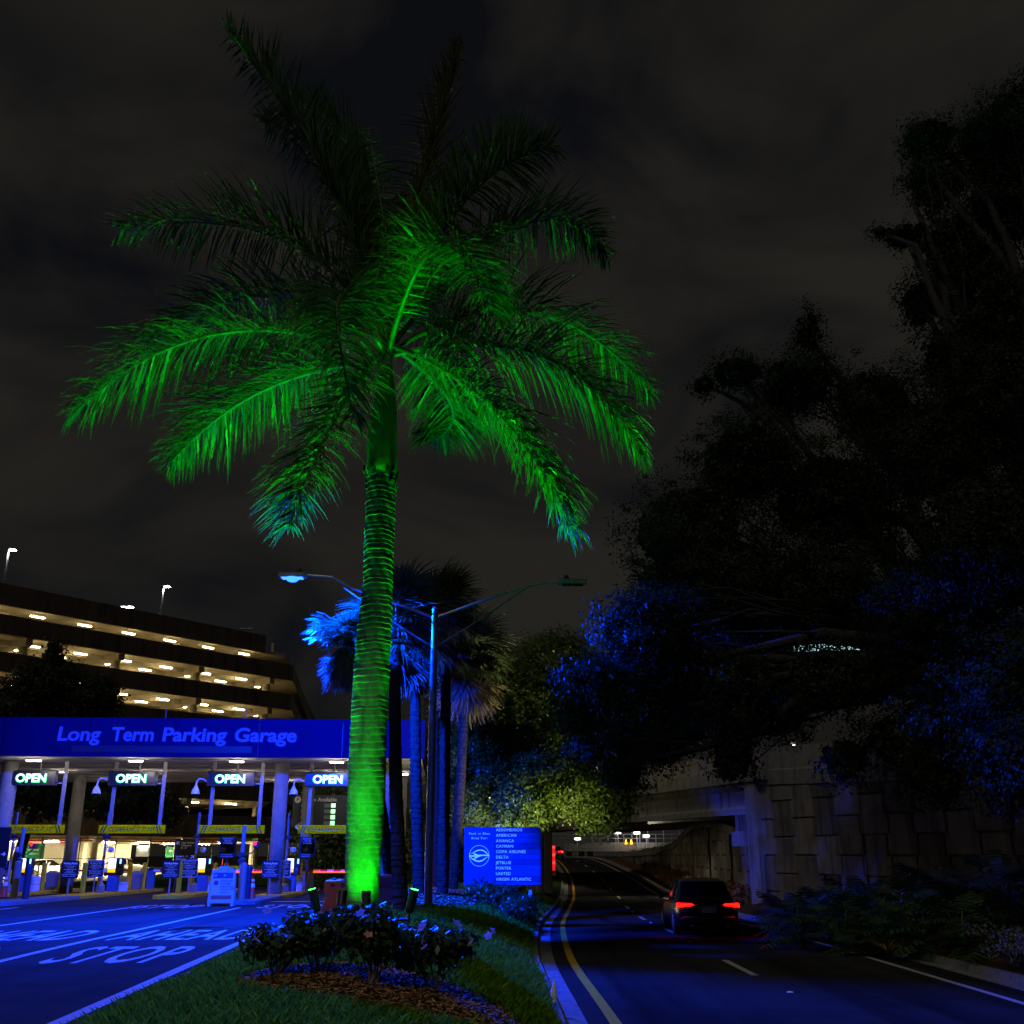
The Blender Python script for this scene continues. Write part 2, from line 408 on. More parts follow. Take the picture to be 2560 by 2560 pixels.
# gutters and kerbs of the median
def strip(name, f0, f1, ys, m, parent=None, label=None):
    """cross section swept along y: f0/f1 give list of (x,z) profile"""
    mb = MB(); mb.loft([[(x, y, z) for x, z in f0(y)] for y in ys], cap=True)
    o = mb.build(name, m, parent)
    if parent is None: o['kind'] = 'structure'
    if label: o['label'] = label
    return o
KY = frange(2, 60, 1.0) + frange(62, 180, 3)
strip('kerb', lambda y: [(yel(y)-.85, roadz(y)-.4), (yel(y)-.38, roadz(y)-.4), (yel(y)-.38, roadz(y)+.006), (yel(y)-.66, roadz(y)+.012), (yel(y)-.72, roadz(y)+.13), (yel(y)-.85, roadz(y)+.14)], None, KY, M_kerb, label='curved concrete kerb and gutter along the grass median')
strip('kerb', lambda y: [(wht(y)+.72, roadz(y)-.4), (wht(y)+1.15, roadz(y)-.4), (wht(y)+1.15, roadz(y)+.15), (wht(y)+1.0, roadz(y)+.15), (wht(y)+.94, roadz(y)+.016), (wht(y)+.72, roadz(y)+.008)], None, KY, M_kerb, label='concrete kerb along the planted bed below the wall')
strip('kerb', lambda y: [(xl(y)-.45, lotz(y)-.3), (xl(y)+.03, lotz(y)-.3), (xl(y)+.03, lotz(y)+.105), (xl(y)-.10, lotz(y)+.10), (xl(y)-.16, lotz(y)+.012), (xl(y)-.45, lotz(y)+.006)], None, frange(2, 66, 1.0), M_kerb, label='straight concrete kerb beside the entry driveway')
# painted lines of the road
def rline(name, fx, w, y0, y1, m, parent, zf=roadz, dz=.005, step=1.5):
    mb = MB(); ys = frange(y0, y1, step)
    v = []; f = []
    for i, y in enumerate(ys):
        x = fx(y); v += [(x - w/2, y, zf(y)+dz), (x + w/2, y, zf(y)+dz)]
        if i: b = 2*i; f.append((b-2, b-1, b+1, b))
    mb.add(v, f); return mb.build(name, m, parent)
rline('edge_line', lambda y: yel(y), .16, 3, 170, M_yline, road)
rline('edge_line', lambda y: wht(y), .13, 3, 170, M_white, road)
for y0 in [21.0, 31.7, 42.3, 53, 63.6, 74.2, 84.8, 95.4, 106, 117]:
    rline('lane_dash', lambda y: (yel(y)+wht(y))/2, .14, y0, y0 + 3.0, M_white, road, step=1.0)
for y0 in [18.5, 29.0, 39.6, 50]:
    mb = MB(); x = (yel(y0)+wht(y0))/2; mb.lathe([(.055,0),(.05,.012),(.02,.018)], 8, (x, y0, roadz(y0)+.004)); mb.build('road_stud', M_wpaint, road)
# painted lines of the driveway
def lline(u, w0, w1, wd=.13):
    rline('lane_line', lambda w: u, wd, w0, w1, M_white, None) if 0 else None
    mb = MB(); v = []; f = []
    for i, w in enumerate(frange(w0, w1, 2.0)):
        for s in (-1, 1):
            p = lotP(u + s*wd/2, w); v.append((p.x, p.y, p.z + .005))
        if i: b = 2*i; f.append((b-2, b-1, b+1, b))
    mb.add(v, f); return mb.build('lane_line', M_white, drive)
lline(-.03, -44, -3.5, .17); lline(-3.05, -44, -10.6, .15); lline(-6.75, -44, -8.6, .15); lline(-10.5, -44, -10, .15); lline(-14.6, -44, -9, .15)
def lane_text(body, u0, u1, y0, y1):
    me = text_mesh(body, 1.0, ext=0.0, bold=.012, spacing=1.12, res=3).copy(); me.materials.append(M_white)
    xs = [v.co.x for v in me.vertices]; ys_ = [v.co.y for v in me.vertices]
    a, b, c, d = min(xs), max(xs), min(ys_), max(ys_)
    for v in me.vertices:
        u = u0 + (v.co.x - a)/(b - a)*(u1 - u0); y = y0 + (v.co.y - c)/(d - c)*(y1 - y0)
        p = lotP(u, (y - 47.5) + u*0.0)
        v.co = (p.x, p.y, p.z + .005)
    link('pavement_lettering', me, drive)
for du in (0, -3.35, -7.2):
    lane_text('STOP', -2.42+du, -.58+du, 16.8, 19.8); lane_text('AHEAD', -2.78+du, -.26+du, 21.4, 24.5)
for du in (0, -4.1):
    lane_text('STOP', -2.5+du, -.5+du, 36.6, 39.4)
mb = MB(); a = lotP(-3.2, -3.2); 
mb = MB(); v = [lotP(-3.0, -5.0), lotP(-.15, -5.0), lotP(-.15, -4.55), lotP(-3.0, -4.55)]; mb.add([(p.x, p.y, p.z+.005) for p in v], [(0,1,2,3)]); mb.build('stop_bar', M_white, drive)

# grass median
med = sheet('lawn', lambda y: (xl(y), xr(y)), frange(3, 90, .5), 26, H, M_turf, label='grass median rising between driveway and road')
# right hand planted bed up to the wall, and ground left of the bridge
def wallx(y): return 11.1 - .36*(y - 48.6) if y < 48.6 else wht(y) + 2.9
def HR(x, y):
    a = wht(y) + 1.1; t = max(0, min(1, (x - a) / max(.5, wallx(y) + 1.5 - a)))
    return roadz(y) + .13 + (1.1 if y < 44 else lerp([(44,1.1),(52,.12),(90,.12)], y)) * t ** .8
sheet('planting_bed', lambda y: (wht(y)+1.1, max(wallx(y)+2.0, 12) if y < 49 else wallx(y)+1.2), frange(3, 125, 1.5), 12, HR, M_mulchg, label='mulched planting bed below the retaining wall')
sheet('verge', lambda y: (-12.0 if y < 70 else -30, xl(y)-.0 if y < 66 else xr(y)), frange(64, 140, 4), 10, lambda x, y: H(min(max(x, xl(y)), xr(y)), min(y, 88)) * 1.0 if y < 90 else roadz(y)*.5, M_turf, label='dark grass verge beside the overpass abutment')

# mulch beds (on the median)
def mulch(name, cx, cy, rx, ry, h, nchip, label, size=.05):
    v = [(cx, cy, H(cx, cy) + h)]; f = []; rings = 7; n = 44
    off = [1 + .10*math.sin(3*a*2*math.pi/n + cx) + .07*math.sin(7*a*2*math.pi/n) for a in range(n)]
    for r in range(1, rings + 1):
        k = r / rings
        for a in range(n):
            x = cx + rx*k*off[a]*math.cos(2*math.pi*a/n); y = cy + ry*k*off[a]*math.sin(2*math.pi*a/n)
            v.append((x, y, H(x, y) + h*(1 - k**3) + .006 - (.05 if r == rings else 0)))
    for a in range(n): f.append((0, 1+a, 1+(a+1) % n))
    for r in range(rings - 1):
        for a in range(n):
            b = 1 + r*n; f.append((b+a, b+n+a, b+n+(a+1) % n, b+(a+1) % n))
    me = bpy.data.meshes.new(name); me.from_pydata(v, [], f); me.materials.append(M_mulchg); me.update()
    me.polygons.foreach_set('use_smooth', [True]*len(f))
    o = link(name, me); tag(o, label, kind='structure')
    V = []
    for i in range(nchip):
        a = NR.uniform(0, 2*math.pi); k = math.sqrt(NR.uniform(0, 1)) * 1.02
        x = cx + rx*k*math.cos(a); y = cy + ry*k*math.sin(a); z = H(x, y) + h*(1 - min(1, k)**3) + .014
        l = size*NR.uniform(.5, 1.6); w = size*NR.uniform(.12, .28); t = NR.uniform(0, math.pi); dz = NR.uniform(-.35, .35)*l
        c, s = math.cos(t), math.sin(t); tz = NR.uniform(-.6, .6)*w
        V += [(x-c*l/2+s*w/2, y-s*l/2-c*w/2, z-dz/2-tz), (x+c*l/2+s*w/2, y+s*l/2-c*w/2, z+dz/2-tz), (x+c*l/2-s*w/2, y+s*l/2+c*w/2, z+dz/2+tz), (x-c*l/2-s*w/2, y-s*l/2+c*w/2, z-dz/2+tz)]
    c = link('bark_chips', np_mesh('bark_chips', V, 4, M_chip), o); c['kind'] = 'stuff'
    return o
mulch('mulch_bed', -1.45, 12.15, 1.75, 1.65, .05, 7000, 'brown bark mulch bed under the flowering bushes')
mulch('mulch_bed', -3.3, 36.0, 2.5, 9.5, .04, 5000, 'bark mulch strip around the cabbage palm trunks', .10)

# grass blades on the median: nobody could count them
def grass():
    V = []
    def blades(n, y0, y1, hgt, wd):
        ys = NR.uniform(y0, y1, n); ts = NR.uniform(0, 1, n)
        for y, t in zip(ys, ts):
            a, b = xl(y), xr(y); x = a - .03 + (b - a + .06)*t
            if ((x+1.45)/1.7)**2 + ((y-12.15)/1.6)**2 < .92 + NR.uniform(-.15, .12): continue
            if ((x+3.3)/2.5)**2 + ((y-36)/9.5)**2 < .95: continue
            if (x+2.77)**2 + (y-20.8)**2 < .42: continue
            z = H(x, y) - .005
            h = hgt*NR.uniform(.45, 1.25); w = wd*NR.uniform(.7, 1.3)
            an = NR.uniform(0, 6.283); lx = NR.normal(0, .45)*h; ly = NR.normal(0, .45)*h
            cx, cy = math.cos(an)*w/2, math.sin(an)*w/2
            V.append((x-cx, y-cy, z)); V.append((x+cx, y+cy, z)); V.append((x+lx*.35+cx*.7, y+ly*.35+cy*.7, z+h*.6)); V.append((x+lx, y+ly, z+h))
    blades(46000, 6.5, 12.5, .13, .0105)
    blades(44000, 12.5, 20, .11, .012)
    blades(34000, 20, 34, .10, .018)
    blades(14000, 34, 60, .09, .035)
    return V
gr = link('grass', np_mesh('grass', grass(), 4, M_grass)); tag(gr, 'short green grass covering the median', kind='stuff')
# ------------------------------------------------------------------ royal palm lit green
K = 2560/1932.0
PX, PY = -2.77, 20.8
PZ = H(PX, PY) - .05
def ringed_trunk(name, parent, m, pts, n=40, ring=.10, amp=.012, seed=1, wav=.012):
    """pts: list of (x,y,z,r); real ring ridges"""
    rr = random.Random(seed); zs = [p[2] for p in pts]
    zc = zs[0]; lev = []
    while zc < zs[-1]:
        d = ring * rr.uniform(.55, 1.35)
        a = amp * rr.uniform(.4, 1.3)
        lev += [(zc, 0.0, a), (zc + d*.10, a, a), (zc + d*.55, a*.55, a), (zc + d*.97, -a*.25, a)]
        zc += d
    lev = [l for l in lev if l[0] < zs[-1]]
    ph = [rr.uniform(0, 6.28) for _ in range(6)]
    rings = []
    for z, da, a in lev:
        x = lerp([(p[2], p[0]) for p in pts], z); y = lerp([(p[2], p[1]) for p in pts], z); r = smooth([(p[2], p[3]) for p in pts], z)
        ring_ = []
        for j in range(n):
            t = 2*math.pi*j/n
            wob = wav*(math.sin(2*t+ph[0]+z*.7) + .6*math.sin(5*t+ph[1]+z*2.1) + .4*math.sin(11*t+ph[2]+z*5))
            q = r + da*(1+.35*math.sin(3*t+z*9+ph[3])) + .004*math.sin(9*t+z*13+ph[4])
            ring_.append((x + q*math.cos(t), y + q*math.sin(t), z + wob))
        rings.append(ring_)
    mb = MB(); mb.loft(rings, True)
    return mb.build(name, m, parent, smooth=False)
palm = thing('royal_palm', 'tall royal palm lit green from below, standing in the grass median', 'palm tree', (0, 0, 0))
TP = []
for (yy, xl_, xr_) in [(1742,650,713),(1690,650,715),(1600,652,720),(1500,656,727),(1400,660,729),(1300,665,733),(1200,673,738),(1100,685,741),(1000,688,744),(900,694,748)]:
    c = at((xl_+xr_)/2*K, yy*K, PY); d = c.y*CP + (c.z-CAMH)*SP
    TP.append((c.x, PY, c.z, (xr_-xl_)*K/2560*d/2*.985))
TP[0] = (TP[0][0], PY, PZ, TP[0][3]*1.04)
ringed_trunk('trunk', palm, M_royal, TP, n=44, ring=.115, amp=.0125, seed=3)
# ragged old leaf-base collar and the smooth crownshaft
cs = []
for (yy, xl_, xr_) in [(905,696,747),(885,690,750),(868,692,750),(850,690,750),(830,692,750),(800,698,750),(760,705,748),(720,711,744),(690,714,741),(660,720,738)]:
    c = at((xl_+xr_)/2*K, yy*K, PY); d = c.y*CP + (c.z-CAMH)*SP
    cs.append((c, (xr_-xl_)*K/2560*d/2))
mb = MB(); mb.loft([[(c.x + r*math.cos(2*math.pi*j/28), c.y + r*math.sin(2*math.pi*j/28), c.z) for j in range(28)] for c, r in cs])
mb.build('crownshaft', M_shaft, palm, smooth=True)
rr = random.Random(5)
for i in range(26):
    mb = MB(); t = rr.uniform(0, 6.28); c, r = cs[rr.choice([0, 0, 0, 1, 1])]
    z = c.z + rr.uniform(-.22, .06)
    p = [Vector((c.x + (r+o)*math.cos(t+s), c.y + (r+o)*math.sin(t+s), z + dz)) for o, s, dz in ((.0,-.22,0), (.03,.0,-.02), (.0,.22,.0), (.08*rr.random()+.02,.1,.13*rr.random()+.03), (.07*rr.random()+.02,-.1,.12*rr.random()+.03))]
    mb.add(p, [(0,1,4), (1,2,3), (1,3,4)])
    mb.add([q + Vector((math.cos(t)*-.015, math.sin(t)*-.015, 0)) for q in p], [(4,1,0), (3,2,1), (4,3,1)])
    mb.build('old_leaf_base', M_bark, palm)

CR = cs[-1][0] + Vector((0, 0, -.05))
def bez(a, b, c, t): return a*(1-t)**2 + b*2*t*(1-t) + c*t*t
def frond(base, mid, tip, m, nl=100, ll=1.0, seed=0, droop=.8, flat=.0, wid=.056, ranks=3, r0=.06):
    rr = random.Random(seed)
    base = Vector(base); mid = Vector(mid); tip = Vector(tip)
    ctrl = mid*2 - (base + tip)*.5
    pts = [bez(base, ctrl, tip, i/22) for i in range(23)]
    mb = MB(); mb.tube(pts, [r0*(1 - i/22)**.8 + .008 for i in range(23)], 7)
    f = mb.build('frond', M_rachis, palm, smooth=True)
    V = []
    up0 = Vector((0, 0, 1))
    for k in range(nl):
        t = .13 + .87*((k + rr.uniform(-.3, .3))/nl); t = max(.12, min(.999, t))
        p = bez(base, ctrl, tip, t); tg = (bez(base, ctrl, tip, min(1, t+.01)) - bez(base, ctrl, tip, t-.01)).normalized()
        side = tg.cross(up0)
        if side.length < .15: side = tg.cross(Vector((0, 1, 0)))
        side.normalize(); upv = side.cross(tg).normalized()
        prof = min(1, .55 + t*1.6) * (1 if t < .7 else 1 - .62*(t-.7)/.3)
        for s in (-1, 1):
            for rk in range(ranks):
                if rr.random() < .14: continue
                el = rr.uniform(-.30, .95) if ranks > 1 else rr.uniform(.0, .3)
                fw = .22 + .50*t + rr.uniform(-.1, .14)
                d = (side*s*math.cos(el) + upv*math.sin(el)*(1-flat) + tg*fw).normalized()
                Ln = 1.6*ll*prof*rr.uniform(.72, 1.12); w = wid*rr.uniform(.7, 1.15)
                q = p.copy(); dd = d.copy(); segs = 4; prev = None
                wv = dd.cross(up0)
                if wv.length < .1: wv = side.copy()
                wv.normalize()
                tw = rr.uniform(-.9, .9); wv = (wv*math.cos(tw) + dd.cross(wv)*math.sin(tw)).normalized()
                dr = droop*rr.uniform(.6, 1.4)
                for sgm in range(segs + 1):
                    u = sgm/segs; ww = w*(.55 + .9*u if u < .4 else (1 - u)/.6*.91 + .02)
                    a, b = q - wv*ww/2, q + wv*ww/2
                    if prev: V += [tuple(prev[0]), tuple(prev[1]), tuple(b), tuple(a)]
                    prev = (a, b)
                    dd = (dd + Vector((0, 0, -1))*dr*.34*(.4+u)).normalized(); q = q + dd*Ln/segs
    lf = link('leaflets', np_mesh('leaflets', V, 4, m), f); lf['kind'] = 'stuff'
    return f
# (mid, tip) in the photograph's thousandths-of-view plus distance offsets in metres
FR = [
 # mid px, tip px, dY mid, dY tip, leaflet length, droop, seed
 ((612,330),(428,62), -.4,-.9, 1.0,.45,1,0),
 ((540,455),(222,432), .2,.3, 1.15,.75,2,0),
 ((520,560),(270,640), 1.3,2.1, 1.0,.8,3,0),
 ((420,628),(146,775), -.6,-1.1, 1.2,1.0,4,0),
 ((500,735),(325,870), .9,1.3, 1.1,.9,5,0),
 ((628,800),(545,992), -1.1,-1.9, .95,.55,6,0),
 ((930,770),(1075,1000), -.8,-1.4, 1.1,.9,7,0),
 ((1010,668),(1205,850), -.2,-.5, 1.2,.95,8,0),
 ((1000,590),(1222,735), 1.2,2.0, 1.15,.9,9,0),
 ((985,425),(1145,480), 1.6,2.5, .95,.8,10,0),
 ((868,390),(1042,275), -.3,-.8, 1.1,.7,11,0),
 ((800,330),(872,92), .9,1.2, .85,.3,12,1),
 ((820,470),(925,585), -2.4,-4.0, 1.1,.9,13,0),
 ((642,560),(668,790), -2.4,-3.8, 1.0,.9,14,0),
 ((690,330),(560,190), 2.0,3.0, .9,.5,15,0),
 ((780,480),(870,300), 1.8,2.6, .9,.6,16,0),
 ((850,760),(820,830), 1.9,3.0, .9,.8,17,0),
 ((640,350),(500,235), .6,1.0, 1.0,.6,19,0),
 ((700,470),(650,300), 1.0,1.5, .95,.5,24,0),
]
for (mp, tp, dm, dt, ll, dr, sd, yg) in FR:
    b = CR + Vector((RND.uniform(-.08, .08), RND.uniform(-.08, .08), RND.uniform(-.25, .2)))
    frond(b, at(mp[0]*K, mp[1]*K, PY+dm), at(tp[0]*K, tp[1]*K, PY+dt), M_frondy if yg else M_frond, nl=100, ll=ll, seed=sd, droop=dr)
mb = MB(); mb.tube([CR, at(735*K, 480*K, PY), at(695*K, 240*K, PY)], [.03, .02, .004], 6); mb.build('spear_leaf', M_frondy, palm)

# green uplights on their crossbar, round the foot of the palm
def uplight(loc, aim, label, energy, cone_=72, h=.62):
    t = thing('palm_uplight', label, 'uplight', loc, 0, 'green uplights at the palm foot')
    mb = MB(); mb.tube([(0,0,-.12), (0,0,h*.45)], .02, 8); mb.build('stake', M_black, t)
    a = (Vector(aim) - Vector(loc) - Vector((0,0,h*.5))).normalized()
    c = Vector((0, 0, h*.5))
    mb = MB(); mb.tube([c - a*.02, c + a*.02, c + a*.40], [.05, .085, .085], 14); mb.build('lamp_body', M_black, t)
    x = a.cross(Vector((0,0,1))).normalized()
    mb = MB(); mb.tube([c + a*.395, c + a*.408], [.07, .07], 14); mb.build('lens', E_green, t)
    mb = MB(); mb.prism([(-.085,0),(.085,0),(.085,.05),(-.085,.05)], c + a*.36 + x.cross(a)*.075 - x*0, x, a, .008); mb.build('glare_shield', M_black, t)
    ld = bpy.data.lights.new('uplight', 'SPOT'); ld.energy = energy; ld.color = (.003, 1.0, .008); ld.spot_size = math.radians(cone_); ld.spot_blend = .9; ld.shadow_soft_size = .06
    lo = bpy.data.objects.new('uplight', ld); COL.objects.link(lo); lo.parent = t; lo.location = c + a*.44
    lo.rotation_euler = a.to_track_quat('-Z', 'Y').to_euler()
    return t
UG = 5200
for (px_, dy, lab, en, aim, cone_) in [
    (596*K, -.35, 'black green-lit uplight at the end of the bar nearest the orange barrier', UG*2.3, (-8.2, 20.3, 17.5), 62),
    (640*K, -1.9, 'added black uplight hidden in the grass behind the bush, greening the mid trunk', UG*.155, (-2.85, 20.7, 5.6), 90),  # added unseen lamp that brightens the middle of the trunk
    (689*K, -1.35, 'black green-lit uplight standing close in front of the palm trunk', UG*.05, (-2.80, 20.7, 1.75), 120),
    (771*K, -.35, 'black green-lit uplight at the end of the bar nearest the lamp pole', UG*2.3, (2.2, 20.1, 17.5), 56)]:
    x = atg(px_, PY+dy, .3).x; y = PY + dy
    uplight((x, y, H(x, y)), aim, lab, en, cone_)
bar = thing('uplight_bar', 'low black steel bar with end boxes carrying uplights beside the palm', 'bar')
xa = atg(596*K, PY, .3).x; xb = atg(771*K, PY, .3).x
for a_, b_ in ((xa, PX-.42), (PX+.42, xb)):
    mb = MB(); mb.tube([(a_, PY-.12, H(a_,PY)+.12), (b_, PY-.12, H(b_,PY)+.16)], .03, 8); mb.build('rail', M_black, bar)
for b_ in (PX-.45, PX+.45):
    mb = MB(); mb.bbox((b_, PY-.12, H(b_,PY)+.14), (.12,.14,.30), .02); mb.build('junction_box', M_black, bar)

# ------------------------------------------------------------------ cabbage palms
def fan_mesh(name, m, n=26, L=.85, seed=0, droop=.35, dead=False):
    rr = random.Random(seed); V = []
    for i in range(n):
        a = (i/(n-1) - .5)*math.radians(230 if not dead else 120) + rr.uniform(-.05, .05)
        d = Vector((math.sin(a), 0, math.cos(a)))
        ln = L*(.78 + .3*math.cos(a*.6))*rr.uniform(.85, 1.1); w = .05
        q = Vector((0, 0, 0)); prev = None; wv = Vector((math.cos(a), rr.uniform(-.5,.5), -math.sin(a))).normalized(); dd = d.copy()
        for s in range(4):
            u = s/3; ww = w*(.35, 1.0, .7, .06)[s]
            A, B = q - wv*ww/2, q + wv*ww/2
            if prev: V += [tuple(prev[0]), tuple(prev[1]), tuple(B), tuple(A)]
            prev = (A, B); dd = (dd + Vector((0, -droop*(.3+u), 0))).normalized(); q = q + dd*ln/3
    # petiole
    for s in (-1, 1):
        V += [(s*.012, 0, 0), (-s*.012, 0, 0), (-s*.015, .02, -.75), (s*.015, .02, -.75)]
    return np_mesh(name, V, 4, m)
FAN = [fan_mesh('fan', M_sab, seed=i, droop=.3+.12*i) for i in range(3)]
FAND = [fan_mesh('dead_fan', M_dead, n=20, L=.95, seed=9+i, droop=.12, dead=True) for i in range(2)]
def sabal(base, top, r, label, live=46, dead=40, seed=0, scale=1.0, deadm=0.0):
    rr = random.Random(seed); base = Vector(base); top = Vector(top)
    t = thing('cabbage_palm', label, 'palm tree', (0,0,0), 0, 'cabbage palms beside the ticket canopy')
    bend = Vector((rr.uniform(-.12,.12), rr.uniform(-.1,.1), 0))
    pts = []
    for i in range(7):
        u = i/6; p = base.lerp(top, u) + bend*math.sin(math.pi*u); pts.append((p.x, p.y, p.z, r*(1.12 - .2*u)))
    ringed_trunk('trunk', t, M_sabt, pts, n=14, ring=.16, amp=.012, seed=seed, wav=.008)
    for i in range(live + dead):
        if i < live:
            el = math.radians(rr.triangular(-35, 88, 20)); me = rr.choice(FAN); sc = scale*rr.uniform(.85, 1.15); off = .62
        else:
            el = math.radians(rr.uniform(-84, -48)); me = rr.choice(FAND); sc = scale*rr.uniform(.8, 1.2); off = .3
        az = rr.uniform(0, 2*math.pi)
        d = Vector((math.cos(el)*math.cos(az), math.cos(el)*math.sin(az), math.sin(el)))
        z = d; y = (Vector((0,0,1)) - d*d.z); 
        if y.length < .1: y = Vector((1,0,0))
        y.normalize(); x = y.cross(z)
        M = Matrix((x, y, z)).transposed().to_4x4() @ Matrix.Rotation(rr.uniform(-.5,.5), 4, 'Z')
        o = bpy.data.objects.new('fan_frond' if i < live else 'dead_frond', me); COL.objects.link(o); o.parent = t
        org = top + d*off*sc + (Vector((0, 0, rr.uniform(-.35,.05))) if i < live else Vector((0, 0, rr.uniform(-.75, -.1))))
        o.matrix_local = Matrix.Translation(org) @ M @ Matrix.Scale(sc, 4)
    return t
def sab_at(bx, by_, Y, tx, ty, label, dY=0, **k):
    b = atg(bx, Y, 0); b.z = H(max(xl(Y), min(xr(Y), b.x)), Y) - .1
    sabal(b, at(tx, ty, Y+dY), k.pop('r', .17), label, **k)
sab_at(1002, 2299, 25.0, 990, 1550, 'thick trunked cabbage palm directly beside the lamp pole, nearest the road', seed=1, r=.16, scale=1.35, dY=5.2, dead=8)
sab_at(985, 2270, 28.5, 868, 1590, 'cabbage palm with a beard of dead fronds lit bright blue behind the royal palm', seed=2, r=.15, live=26, dead=60, scale=.8, dY=-.2)
sab_at(1048, 2251, 34.0, 1040, 1600, 'cabbage palm with blue lit trunk just left of the lamp pole', seed=3, r=.17, scale=.95)
sab_at(1096, 2228, 43.0, 1085, 1500, 'tall cabbage palm standing just right of the lamp pole', seed=4, r=.18, scale=1.6)
sab_at(1106, 2247, 36.0, 1115, 1530, 'cabbage palm with a blue edge on its straight trunk right of the lamp pole', seed=5, r=.17, scale=1.2, dead=40)
sab_at(1130, 2232, 42.0, 1165, 1640, 'cabbage palm with a shaggy brown skirt nearest the airline sign', seed=6, r=.19, scale=1.55, dead=60)

# ------------------------------------------------------------------ broadleaf trees
def leaf_cloud(blobs, n, size, rng, shell=.55, clump=.5, per=14, core=0.0):
    """rhombic leaves gathered in twig clumps through ellipsoid volumes -> vertex array"""
    vol = np.array([b[1][0]*b[1][1]*b[1][2] for b in blobs])**.75; pr = vol/vol.sum()
    nc = max(1, n//per)
    bi = rng.choice(len(blobs), nc, p=pr)
    C = np.array([b[0] for b in blobs])[bi]; R = np.array([b[1] for b in blobs])[bi]
    d = rng.normal(size=(nc, 3)); d /= np.linalg.norm(d, axis=1)[:, None]
    rad = (shell + (1-shell)*rng.random(nc))**.8 * (1 + rng.uniform(-.12, .12, nc))
    rad = np.where(rng.random(nc) < .25, rng.random(nc)**.5, rad)
    cc = C + d*R*rad[:, None]
    dd = rng.normal(size=(nc*per, 3)); dd /= np.linalg.norm(dd, axis=1)[:, None]
    P = np.repeat(cc, per, 0) + dd*(clump*1.45*rng.random(nc*per)**.6)[:, None]*np.array([1, 1, .7])*np.repeat(rng.uniform(.6, 1.25, nc), per)[:, None]
    N = len(P)
    Cr = np.repeat(C, per, 0); Rr = np.repeat(R, per, 0)
    nn = (P - Cr)/Rr; nn /= np.linalg.norm(nn, axis=1)[:, None] + 1e-6
    nn = nn + np.array([0, 0, .55]) + rng.normal(0, .42, (N, 3)); nn /= np.linalg.norm(nn, axis=1)[:, None]
    a = np.cross(nn, rng.normal(size=(N, 3))); a[:, 2] -= .25; a /= np.linalg.norm(a, axis=1)[:, None]
    b = np.cross(nn, a); b /= np.linalg.norm(b, axis=1)[:, None]
    s = size*rng.uniform(.55, 1.25, (N, 1))
    if core:
        k = int(N*core); j = rng.choice(len(blobs), k, p=pr)
        d2 = rng.normal(size=(k, 3)); d2 /= np.linalg.norm(d2, axis=1)[:, None]
        P2 = np.array([b_[0] for b_ in blobs])[j] + d2*np.array([b_[1] for b_ in blobs])[j]*(.62*rng.random(k)**.45)[:, None]
        a2 = rng.normal(size=(k, 3)); a2 /= np.linalg.norm(a2, axis=1)[:, None]
        b2 = np.cross(a2, rng.normal(size=(k, 3))); b2 /= np.linalg.norm(b2, axis=1)[:, None]
        P = np.concatenate([P, P2]); a = np.concatenate([a, a2]); b = np.concatenate([b, b2*1.5]); s = np.concatenate([s, size*rng.uniform(1.6, 2.8, (k, 1))])
    q = np.stack([P - a*s*.5, P + b*s*.26 - a*s*.05, P + a*s*.5, P - b*s*.26 - a*s*.05], 1)
    return q.reshape(-1, 3), cc
def limb(mb, a, b, r0, r1, rr, seg=7, wob=.10, n=7):
    a = Vector(a); b = Vector(b); L_ = (b-a).length; pts = []; o = Vector((0,0,0))
    for i in range(seg+1):
        u = i/seg
        if 0 < i < seg: o = o*.6 + Vector((rr.uniform(-1,1), rr.uniform(-1,1), rr.uniform(-1,1)))*wob*L_*.35
        pts.append(a.lerp(b, u) + (o if 0 < i < seg else Vector((0,0,0))) + Vector((0,0,L_*.06*math.sin(math.pi*u))))
    mb.tube(pts, [r0 + (r1-r0)*i/seg for i in range(seg+1)], n); return pts
def broadleaf(name, label, base, fork, blobs, n, size, m, seed, tr=.3, group=None, twigs=40, clump=.5, shell=.55, per=14):
    rng = np.random.default_rng(seed); rr = random.Random(seed)
    t = thing(name, label, 'tree', (0,0,0), 0, group)
    mb = MB(); limb(mb, base, fork, tr*1.15, tr*.8, rr, wob=.05, n=10)
    ends = []
    for (c, R) in blobs:
        p = limb(mb, fork, c, tr*.5, tr*.10, rr, 8, .10); ends.append((p, c, R))
    V, cc = leaf_cloud(blobs, n, size, rng, shell, clump, per, .16)
    idx = rng.choice(len(cc), min(twigs, len(cc)), replace=False)
    for i in idx:
        p, c, R = min(ends, key=lambda e: (Vector(e[1]) - Vector(cc[i])).length)
        limb(mb, p[rr.randint(4, 8)], cc[i], tr*.09, tr*.02, rr, 4, .10, 4)
    mb.build('trunk', M_bark, t, smooth=True)
    cr = link('crown', np_mesh('crown', V, 4, m), t)
    return t
def blob(px, py, Y, rx, rz, ry=None):
    c = at(px, py, Y); return (tuple(c), (rx, ry or rx, rz))
